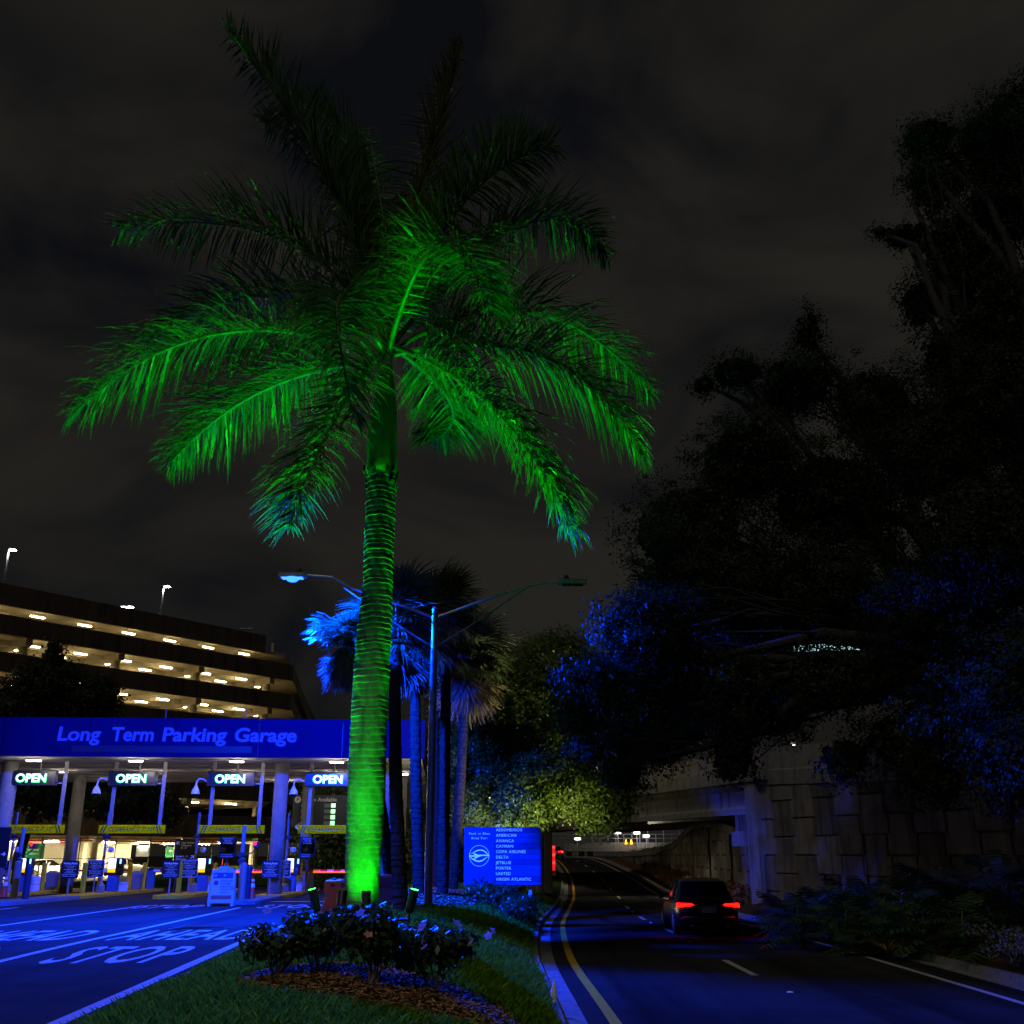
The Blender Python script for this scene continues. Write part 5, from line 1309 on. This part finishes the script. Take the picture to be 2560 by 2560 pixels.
# roof lamps
def roof_lamp(label, px, py, Y, bpx, lit, twin=False):
    tp = at(px, py, Y); t = thing('roof_lamp', label, 'lamp', (tp.x, tp.y, 21.5), 0, 'lamp posts on the garage roof')
    h = tp.z - 21.5
    mb = MB(); mb.tube([(0,0,0),(0,0,h)], .10, 8); mb.build('pole', M_dark, t)
    for s in ((-1, 1) if twin else (1,)):
        mb = MB(); mb.bbox((s*.40,0,h), (.7,.4,.14), .04); mb.build('lamp_head', M_galv, t)
        mb = MB(); mb.bbox((s*.40,-.02,h-.11), (.6,.36,.09), .03); mb.build('lens', lit or M_glass, t)
    if lit:
        ld = bpy.data.lights.new('roof_lamp', 'POINT'); ld.energy = 900; ld.color = (.9,1,.95); ld.shadow_soft_size = .3
        lo = bpy.data.objects.new('roof_lamp', ld); COL.objects.link(lo); lo.parent = t; lo.location = (0,-.2,h-.6)
roof_lamp('tall yellowish roof lamp post at the picture edge', 23, 1373, 100, 8, E_roofw)
roof_lamp('twin-headed white roof lamp just above the parapet', 319, 1516, 122, 319, E_roof, True)
roof_lamp('tall white roof lamp post nearest the blue street lamp', 410, 1465, 116, 402, E_roof)
roof_lamp('unlit small roof lamp near the garage corner', 617, 1572, 126, 617, None, True)
# hanging signs inside the ground floor
def gsign(label, x, y, z, w, h, m_, txt, size):
    t = thing('hanging_sign', label, 'sign', gloc(x, y, 0), math.atan2(GD.y, GD.x) - .55, 'signs inside the garage')
    mb = MB(); mb.bbox((0,0,z), (w,.08,h), .01); mb.build('board', m_, t)
    for s in (-.4,.4):
        mb = MB(); mb.tube([(s*w,0,z+h/2),(s*w,0,3.08)], .02, 6); mb.build('hanger', M_galv, t)
    me = text_mesh(txt, size, ext=.002, align='CENTER').copy(); me.materials.append(M_slet); link('lettering', me, t, None, (0,-.045,z+.05), (math.pi/2,0,0))
gsign('large green elevator sign with a white arrow on the ground floor', -24.5, 2.0, 1.75, 1.9, 1.25, M_green, 'Terminal\nElevators', .30)
gsign('dark row number sign beside the green elevator sign', -27.2, 2.4, 1.7, .9, 1.1, M_dark, 'Exit', .25)
gsign('small green row sign behind the leftmost column', -45.0, 9.0, 1.9, 2.2, .32, M_green, 'ROW', .2)
gsign('small green row sign near the middle of the ground floor', -34.0, 10.0, 1.9, 2.2, .32, M_green, 'ROW', .2)
gsign('small green pedestrian sign near the garage corner', -8.5, 6.0, 1.7, 1.0, 1.0, M_green, 'PED', .22)
gsign('black height limit sign beside the processing board', -13.5, 3.0, 1.8, 1.2, 1.0, M_dark, 'No Exit', .2)
# chain link fence in front of the ground floor
fen = thing('chain_fence', 'tall chain link fence along the garage ground floor', 'fence', gloc(0, -3.0, -.4), math.atan2(GD.y, GD.x))
for j in range(16):
    mb = MB(); mb.tube([(-4-3.2*j,0,0),(-4-3.2*j,0,3.2)], .045, 7); mb.build('post', M_dark, fen)
for z in (.1, 1.6, 3.15):
    mb = MB(); mb.tube([(-52,0,z),(-4,0,z)], .03, 6); mb.build('rail', M_dark, fen)
V = []
for d in (-1, 1):
    for j in range(190):
        x = -52 + j*.265
        x1 = x + d*3.1
        if not (-52 <= x1 <= -4): continue
        V += [(x, d*.012, .05), (x+.012, d*.012, .05), (x1+.012, d*.012, 3.15), (x1, d*.012, 3.15)]
wm = link('wire_mesh', np_mesh('wire_mesh', V, 4, M_dark), fen); wm['kind'] = 'stuff'

# ------------------------------------------------------------------ cars
def paint(name, c): return mat('car_paint_'+name, c, .28, .3, spec=.6)
def make_car(name, label, loc, rz, pm, lit=False, zs=1.0, group=None):
    t = thing(name, label, 'car', loc, rz, group)
    st = [(-2.28,.66,.42,.78),(-2.22,.80,.30,.92),(-1.95,.90,.24,1.00),(-1.2,.93,.22,1.02),(0,.94,.22,.98),(.9,.93,.22,.96),(1.6,.90,.22,.86),(2.05,.82,.25,.76),(2.22,.66,.34,.62)]
    rings = []
    for y, hw, z0, z1 in st:
        z1 *= zs; rings.append([(hw*a, y, z0 + (z1-z0)*b) for a, b in ((-.86,0),(.86,0),(.97,.16),(1.0,.5),(.96,.8),(.86,1.0),(-.86,1.0),(-.96,.8),(-1.0,.5),(-.97,.16))])
    mb = MB(); mb.loft(rings); bo = mb.build('body', pm, t, smooth=True)
    if lit: md = bo.modifiers.new('round', 'SUBSURF'); md.levels = 2; md.render_levels = 2
    gh = [(-1.75,.74,.70,1.03),(-1.25,.76,.60,1.40),(-.3,.77,.60,1.48),(.35,.77,.58,1.44),(1.05,.76,.70,.98)]
    mb = MB(); mb.loft([[(-b*1.0,y,.90*zs),(b,y,.90*zs),(tp_,y,z1*zs),(-tp_,y,z1*zs)] for y, b, tp_, z1 in gh]); mb.build('cabin_glass', M_glass, t)
    mb = MB(); mb.loft([[(-tp_*.99,y,z1*zs-.01),(tp_*.99,y,z1*zs-.01),(tp_*.93,y,z1*zs+.035),(-tp_*.93,y,z1*zs+.035)] for y, b, tp_, z1 in gh[1:4]]); mb.build('roof', pm, t)
    for s in (-1, 1):
        for (a, b_) in ((0,1),(2,2),(3,4)):
            ya, ba, ta, za = gh[a]; yb, bb, tb_, zb_ = gh[b_]
            p0 = Vector((s*ba*1.0, ya, .92*zs)); p1 = Vector((s*tb_*1.005, yb, zb_*zs))
            mb = MB(); mb.tube([p0, p1], .045, 6); mb.build('pillar', pm, t)
        mb = MB(); mb.loft([[(s*x, y, z*zs) for x, z in ((.40,.80),(.865,.75),(.868,.85),(.48,.85))] for y in (-2.262,-1.98)]); mb.build('tail_light', E_tail if lit else M_red, t)
        mb = MB(); mb.loft([[(s*x, y, z*zs) for x, z in ((.42,.58),(.72,.58),(.72,.70),(.42,.70))] for y in (2.0,2.2)]); mb.build('headlight', M_glass, t)
        mb = MB(); mb.bbox((s*1.0,.75,.98*zs), (.16,.14,.12), .03); mb.build('mirror', pm, t)
        for y in (-1.38, 1.36):
            w = thing('wheel', None, None); w.parent = t; w.location = (s*.82, y, .33)
            mb = MB(); mb.tube([(-s*.11,0,0),(-s*.10,0,0),(s*.10,0,0),(s*.11,0,0)], [.28,.33,.33,.28], 20); mb.build('tyre', M_tyre, w)
            mb = MB(); mb.tube([(s*.09,0,0),(s*.115,0,0)], [.21,.19], 14); mb.build('rim', M_rim, w)
    if lit:
        mb = MB(); mb.loft([[(-.60,y,z),(.60,y,z),(.56,y+.02,z+.012),(-.56,y+.02,z+.012)] for y, z in ((-1.73,1.035*zs),(-1.30,1.365*zs))]); mb.build('rear_window', M_glass, t)
        mb = MB(); mb.box((-.62,-2.268,.985*zs), (.62,-2.0,1.0*zs)); mb.build('boot_lip', pm, t)
        mb = MB(); mb.bbox((0,-2.262,.79*zs), (.88,.02,.03), .006); mb.build('chrome_trim', M_rim, t)
        for s in (-1, 1):
            mb = MB(); mb.tube([(s*.5,-2.30,.27),(s*.5,-2.1,.27)], .04, 10); mb.build('exhaust_pipe', M_rim, t)
            mb = MB(); mb.bbox((s*.70,-2.275,.45), (.22,.02,.05), .008); mb.build('reflector', M_red, t)
    mb = MB(); mb.bbox((0,-2.24,.42), (1.5,.12,.20), .04); mb.build('rear_bumper', M_black, t)
    mb = MB(); mb.bbox((0,-2.285,.68*zs), (.42,.02,.15), .005); mb.build('number_plate', M_wpaint, t)
    return t
ang = math.atan2(-(wht(33)-wht(29)), 4)
cz = roadz(31)
cyy = 33.2
car = make_car('sedan', 'dark blue sedan with glowing red tail lights driving away up the road', (5.62, cyy, roadz(cyy)+.006), -.03, paint('navy', (.004,.006,.010)), True)
bpy.data.objects['sedan'].rotation_euler[0] = math.atan((roadz(cyy+2)-roadz(cyy-2))/4)
far = make_car('sedan', 'distant car with red tail lights just before the road crest', (5.2, 128, roadz(128)), -.1, paint('grey', (.2,.2,.2)), True)
CARS = [('red', (.5,.02,.02), -47, 3.8, 'red car parked at the left of the garage ground floor'), ('silver', (.5,.5,.5), -52, 4.2, 'silver car parked at the far left of the garage ground floor'), ('white', (.7,.7,.7), -21, 6, 'white car parked on the ground floor behind the third lane'), ('black', (.02,.02,.02), -38, 7, 'black car parked deep on the ground floor'), ('grey2', (.15,.15,.16), -12, 8, 'grey car parked near the ground floor corner')]
for nm, c, x, y, lab in CARS:
    make_car('parked_car', lab, gloc(x, y, -.395), math.atan2(GD.y, GD.x) - math.pi/2 + (0 if nm != 'silver' else math.pi), paint(nm, c), nm == 'red', group='cars parked in the garage')
for j, (x, lab) in enumerate(((-17, 'dark car behind the second level parapet above the third clearance bar'), (-11.5, 'dark car on the second level nearest the corner'), (-30, 'dark car on the second level above the second clearance bar'))):
    make_car('parked_car', lab, gloc(x, 2.8, 3.1+.38+1.15), math.atan2(GD.y, GD.x) + (0 if j else .0), paint('dark%d' % j, (.03,.03,.035)), False, 1.1, group='cars parked in the garage')
for j, (x, z, lab) in enumerate(((-20, 12.7, 'dark van roof behind the fifth level parapet'), (-32, 15.75, 'dark van roof behind the sixth level parapet'))):
    make_car('parked_car', lab, gloc(x, 3.0, z+.38+1.15), math.atan2(GD.y, GD.x), paint('van%d' % j, (.05,.05,.05)), False, 1.15, group='cars parked in the garage')

# ------------------------------------------------------------------ overpass, abutments and retaining walls
BD = Vector((-.3, 1, 0)).normalized()
PC = Vector((11.1, 48.6, 0))
def PB(t): return PC + Vector((-.3, 1, 0))*t
br = thing('overpass', 'grey concrete overpass crossing above the road on deep girders', 'bridge', PC, math.atan2(BD.y, BD.x))
# local x runs along the bridge (away), local y = to the right-back? use -y for the far side
BN = Vector((-BD.y, BD.x, 0))       # local +y points left (towards the viewer's left), so depth of deck is local -y
BL = 44.0
for k, y in enumerate((0, -2.6, -5.2, -7.8, -10.4)):
    mb = MB(); prof = [(-.45,3.30),(.0,3.30),(.0,3.55),(-.12,3.68),(-.12,4.35),(.06,4.52),(.06,4.70),(-.51,4.70),(-.51,4.52),(-.33,4.35),(-.33,3.68),(-.45,3.55)]
    mb.loft([[(x, y+py_, z) for py_, z in prof] for x in (-1.0, BL)]); mb.build('girder', M_conc, br)
mb = MB(); mb.box((-1.5, -11.6, 4.703), (BL, .40, 5.02)); mb.build('deck', M_conc, br)
for j in range(9):
    a = -1.5 + (BL+1.5)*j/9; b = -1.5 + (BL+1.5)*(j+1)/9
    mb = MB(); mb.prism([(a+.01,0),(b-.01,0),(b-.01,1.15),(a+.01,1.15)], (0,.12,5.023), (1,0,0), (0,0,1), -.0) if 0 else mb.loft([[(x, y_, z) for y_, z in ((.38,5.02),(.38,5.35),(.30,5.45),(.26,6.15),(.06,6.15),(.02,5.45),(-.04,5.02))] for x in (a+.012, b-.012)]); mb.build('parapet', M_conc, br)
for x in (9, 18, 27, 36):
    mb = MB(); mb.box((x-.12, -10.2, 3.45), (x+.12, -.46, 4.5)); mb.build('cross_beam', M_conc, br)
def col_at(px, Y, top, name='pier', w=.9):
    pass
# panel retaining walls (interlocking precast panels, each its own piece)
def panel_wall(name, label, P0, along, length, zb_f, zt_f, pw=1.5, ph=1.5, seed=0, cop=True, shear=0.0):
    """panels stand on the line P0 + along*s, facing along x up (towards the road / camera)"""
    rr = random.Random(seed); along = Vector(along).normalized(); nrm = along.cross(Vector((0,0,1))).normalized()
    t = thing(name, label, 'wall')
    n = int(length/pw); jog = .085; gap = .024
    def jx(c, z): return c*pw + (jog if (math.floor(z/(ph/2) + 1e-6) + c) % 2 else -jog)
    for c in range(n):
        zb = zb_f((c+.5)*pw); zt = zt_f((c+.5)*pw)
        z = math.floor((zb - .3)/ph)*ph + (ph/2 if c % 2 else 0)
        while z < zt - .05:
            z0 = max(z, zb-.3) + gap; z1 = min(z + ph, zt) - gap
            if z1 - z0 > .12:
                cuts = [z0] + [q*ph/2 for q in range(int(math.floor(z0/(ph/2)))-1, int(z1/(ph/2))+2) if z0 + .02 < q*ph/2 < z1 - .02] + [z1]
                lft = []; rgt = []
                for a, b in zip(cuts, cuts[1:]):
                    mid = (a+b)/2; l = jx(c, mid) + gap; r = jx(c+1, mid) - gap
                    lft += [(l, a), (l, b)]; rgt += [(r, a), (r, b)]
                poly = rgt + list(reversed(lft))
                mb = MB(); mb.prism(poly, P0 + nrm*rr.uniform(-.012, .012), along, (0,0,1), .12, .03)
                mb.build('wall_panel', M_panel2 if rr.random() < .3 else M_panel, t)
            z += ph
    # dark backing (joints)
    mb = MB(); N = 24
    f = [P0 + along*(length*i/N) - nrm*.02 for i in range(N+1)]
    v = []; fs = []
    for i, p in enumerate(f):
        s = length*i/N; v += [(p.x, p.y, zb_f(s)-.5), (p.x, p.y, zt_f(s)), (p.x-nrm.x*.3, p.y-nrm.y*.3, zt_f(s)), (p.x-nrm.x*.3, p.y-nrm.y*.3, zb_f(s)-.5)]
        if i:
            b = 4*i
            for q in range(4): fs.append((b-4+q, b-4+(q+1)%4, b+(q+1)%4, b+q))
    mb.add(v, fs); mb.build('backing', mat('joint_dark', (.05,.048,.045), .95), t)
    return t, along, nrm
# big wall on the right: from off-picture to the corner
A0 = PC + Vector((.36, -1, 0))*26.0; LW = 26.0*math.sqrt(1+.36**2)
def rw_top(s): return 5.0 - (1 - s/LW)*1.15 - .45
AL = (PC - A0).normalized()
# facing: must look towards the road (left); along x up points right of travel, so run from the corner to the camera
wall_r, al, nr = panel_wall('retaining_wall', 'tall precast panel retaining wall rising behind the planting towards the overpass', PC, -AL, LW, lambda s: HR(wallx(max(24, 48.6-s*.94))+.0, max(24, 48.6-s*.94)) - .8, lambda s: rw_top(LW - s), seed=4)
for j in range(6):
    a, b = LW*j/6, LW*(j+1)/6
    pa, pb = PC - AL*a, PC - AL*b
    rings = []
    for p, s in ((pa - AL*.012, a), (pb + AL*.012, b)):
        zt = rw_top(LW - s)
        rings.append([tuple(p + nr*q + Vector((0,0,z))) for q, z in ((.16,zt+.003),(.16,zt+.62),(.10,zt+.68),(.06,zt+1.62),(-.2,zt+1.62),(-.25,zt+.003))])
    mb = MB(); mb.loft(rings); mb.build('coping', M_conc, wall_r)
# corner pilaster and bearing seat under the girders
ab = thing('abutment', 'stepped concrete bridge abutment and bearing seat at the wall corner', 'abutment', PC, math.atan2(BD.y, BD.x))
mb = MB(); mb.box((-.6,-.35,-1.4), (.35,.30,4.60)); mb.build('pilaster', M_conc, ab)
mb = MB(); mb.box((.36,-11.0,1.9), (2.2,.10,2.55)); mb.build('bearing_seat', M_conc, ab)
mb = MB(); mb.box((.36,-11.0,2.56), (1.2,-.02,3.29)); mb.build('back_wall', M_panel2, ab)
for y in (-.22, -2.8, -5.4):
    mb = MB(); mb.box((1.3,y-.25,2.553), (1.9,y+.25,3.298)); mb.build('bearing', M_panel2, ab)
# lower wall along the road beyond the corner
def fw_top(y): return lerp([(48,1.95),(51.5,1.95),(53,2.3),(62,3.0),(70,3.25),(76,2.7),(82,2.0),(95,1.45),(125,1.2)], y)
segs = [(48.9, 56), (56, 64), (64, 72), (72, 82), (82, 94), (94, 106), (106, 120)]
lw = thing('road_wall', 'curving panel wall beside the road under and beyond the overpass', 'wall')
for k, (ya, yb) in enumerate(segs):
    p0 = Vector((wallx(ya), ya, 0)); p1 = Vector((wallx(yb), yb, 0)); ln = (p1-p0).length
    # run from far to near so that the faces look at the road
    tt, _, _ = panel_wall('wall_section', 'x', p1, p0 - p1, ln, lambda s: roadz(yb - s) + .1, lambda s: fw_top(yb - s*(yb-ya)/ln), pw=1.2, seed=20+k)
    for ch in list(tt.children): ch.parent = lw
    bpy.data.objects.remove(tt)
rings = []
for y in frange(48.9, 122, 2.0):
    zt = fw_top(y); x = wallx(y); rings.append([(x-.18, y, zt+.003), (x+.25, y, zt+.003), (x+.25, y, zt+.42), (x-.14, y, zt+.42)])
mb = MB(); mb.loft(rings); mb.build('coping', M_conc, lw)
# left abutment wall behind the cabbage palms
lp = PB(66); rp = PB(40)
wl_, _, _ = panel_wall('abutment_wall', 'tan panel wall of the overpass abutment behind the palm trunks', rp, (PB(40) - PB(66)) * -1 * -1 if False else (rp - lp) * -1, (rp-lp).length, lambda s: -.6, lambda s: 4.3 - s*.03, seed=9)
for ch in wl_.children: pass
mb = MB(); a = rp; b = lp
mb.loft([[tuple(p + Vector((dx, dy, z))) for dx, dy, z in ((-.3,-.1,4.31),(.3,.1,4.31),(.3,.1,5.6),(-.3,-.1,5.6))] for p in (rp, lp)]); mb.build('coping', M_conc, wl_)
pier_t = thing('bridge_pier', 'dark concrete pier wall just behind the airline sign', 'pier')
px_ = atg(1368, 60, 0).x
for k in range(3):
    mb = MB(); mb.bbox((px_-.9+k*.55, 60+k*2.2, 1.0), (.5,.9,4.4), .05); mb.build('column', M_conc, pier_t)
mb = MB(); mb.bbox((px_-.4, 62, 3.25), (2.2,5.0,.4), .05); mb.build('cap_beam', M_conc, pier_t)
# assumed under-bridge lamps, unseen, added to brighten the far road and leaves
def assumed_under_lamp(label, x, y, z, en):
    t = thing('assumed_underpass_lamp', label, 'lamp', (x, y, z), 0, 'assumed lamps under the overpass')
    mb = MB(); mb.bbox((0,0,0), (.6,.3,.14), .03); mb.build('housing', M_galv, t)
    mb = MB(); mb.bbox((0,0,-.10), (.5,.22,.07), .03); mb.build('lens', E_can, t)
    ld = bpy.data.lights.new('assumed_underpass_lamp', 'POINT'); ld.energy = en; ld.color = (1,.92,.72); ld.shadow_soft_size = .15
    lo = bpy.data.objects.new('assumed_underpass_lamp', ld); COL.objects.link(lo); lo.parent = t; lo.location = (0,0,-.3)
assumed_under_lamp('assumed lamp fixed between the overpass girders above the road', 7.4, 66, 4.55, 240)  # assumed source for the light on the road below, no lamp visible
assumed_under_lamp('assumed lamp fixed between the overpass girders near the far side', 5.0, 78, 4.55, 240)  # second assumed lamp, added for the road farther on
# assumed landscape flood lamp, unseen behind the sign, added to light the oak
def assumed_ground_flood(label, x, y, z, aim, en, col, size=95):
    t = thing('assumed_garden_floodlight', label, 'floodlight', (x, y, z))
    a = (Vector(aim) - Vector((x, y, z))).normalized()
    mb = MB(); mb.tube([(0,0,-.1),(0,0,.22)], .02, 7); mb.build('stake', M_black, t)
    mb = MB(); mb.tube([Vector((0,0,.25)) - a*.06, Vector((0,0,.25)) + a*.12], [.07,.13], 12); mb.build('lamp_body', M_black, t)
    mb = MB(); mb.tube([Vector((0,0,.25)) + a*.118, Vector((0,0,.25)) + a*.126], .115, 12); mb.build('lens', E_can, t)
    ld = bpy.data.lights.new('assumed_garden_floodlight', 'SPOT'); ld.energy = en; ld.color = col; ld.spot_size = math.radians(size); ld.spot_blend = .8; ld.shadow_soft_size = .08
    lo = bpy.data.objects.new('assumed_garden_floodlight', ld); COL.objects.link(lo); lo.parent = t; lo.location = Vector((0,0,.25)) + a*.16; lo.rotation_euler = a.to_track_quat('-Z','Y').to_euler()
assumed_ground_flood('assumed garden floodlight in the bed behind the airline sign', .35, 40.5, H(.35, 40.5), (.6, 47.5, 9.0), 5600, (1,.90,.40), 96)
# far structures beyond the crest
rampo = thing('ramp_bridge', 'pale elevated ramp with railings crossing beyond the road crest', 'bridge', (0, 165, 0))
xa = atg(1300, 165, 3).x; xb = atg(1800, 165, 3).x
mb = MB(); mb.box((xa,0,1.9), (xb,6,3.2)); mb.build('ramp_beam', M_conc, rampo)
for j in range(26):
    x = xa + (xb-xa)*j/25
    mb = MB(); mb.tube([(x,-.05,3.2),(x,-.05,4.4 if j % 2 else 6.2)], .06, 6); mb.build('railing_post', M_galv, rampo)
for z in (3.8, 4.4, 6.2):
    mb = MB(); mb.tube([(xa,-.05,z),(xb,-.05,z)], .05, 6); mb.build('rail', M_galv, rampo)
for pxx in (1403, 1424, 1456, 1478):
    x = atg(pxx, 165, 1).x; mb = MB(); mb.lathe([(.45,-1.5),(.45,1.9)], 12, (x,2,0)); mb.build('pier', M_conc, rampo)
for i, (pxx, pyy) in enumerate(((1545,2082),(1592,2082),(1616,2090),(1444,2097))):
    p = at(pxx, pyy, 164.4); t = thing('work_floodlight', f'bright floodlight on the far ramp, {ORD[i]} from the pier', 'floodlight', p, 0, 'floodlights on the far ramp')
    mb = MB(); mb.bbox((0,0,0), (.8,.2,.28), .05); mb.build('lens', E_flood, t); mb = MB(); mb.bbox((0,.2,0), (1.2,.2,.55), .05); mb.tube([(0,.2,-.2),(0,.2,-2.6)], .07, 6); mb.build('housing', M_galv, t)
    if i < 3:
        ld = bpy.data.lights.new('work_floodlight', 'POINT'); ld.energy = 110; ld.color = (1,.95,.88); ld.shadow_soft_size = .3
        lo = bpy.data.objects.new('work_floodlight', ld); COL.objects.link(lo); lo.parent = t; lo.location = (0,-1.2,-.2)
for i, pxx in enumerate((1565, 1578)):
    p = at(pxx, 2104, 163.5); t = thing('work_cone', f'{["left", "right"][i]} one of two orange lit cones on the far ramp', 'traffic cone', p, 0, 'lit cones on the far ramp')
    mb = MB(); mb.lathe([(.20,-.35),(.17,-.3),(.05,.3)], 10); mb.build('body', E_amber, t)
# high mast and small lamps behind the trees
def far_lamp(label, px, py, Y, heads, e=E_flood, gz=-.5, r=.15, sc=1.0):
    tp = at(px, py, Y); t = thing('high_mast_lamp', label, 'lamp', (tp.x, Y, gz), 0)
    mb = MB(); mb.tube([(0,0,0),(0,0,tp.z-gz)], r, 8); mb.build('pole', M_galv, t)
    for dx in heads:
        mb = MB(); mb.bbox((dx,-.1,tp.z-gz-.1), (.75*sc,.4*sc,.35*sc), .08*sc); mb.build('lens', e, t)
        mb = MB(); mb.bbox((dx,.05,tp.z-gz+.14), (.85*sc,.5*sc,.12*sc), .04*sc); mb.build('lamp_head', M_galv, t)
    return t
far_lamp('high mast lamp with two white heads above the lit oak', 1318, 1693, 150, (-.75, .75))
far_lamp('small white lamp post on the overpass beyond the wall top', 1986, 1862, 78, (-.1,), gz=5.0, r=.05, sc=.4)
# lit building behind the big oak
tb = thing('terminal_building', 'far building with lit glass bands glimpsed through the oak leaves', 'building', (0, 135, 0))
x0 = atg(1990, 135, 20).x; x1 = atg(2360, 135, 20).x
mb = MB(); mb.box((x0, 0, -1.5), (x1, 18, 30.5)); mb.build('wall', mat('far_facade', (.10,.10,.10), .8), tb)
rr = random.Random(3)
for r_ in range(5):
    for c_ in range(12):
        if rr.random() < .3: continue
        x = x0 + .4 + (x1-x0-.8)*c_/12; z = 22.3 + r_*1.55
        mb = MB(); mb.box((x, -.06, z), (x + (x1-x0)/12 - .25, .02, z+1.1)); mb.build('window', E_winb if (c_ > 7 and rr.random() < .75) else E_win, tb)
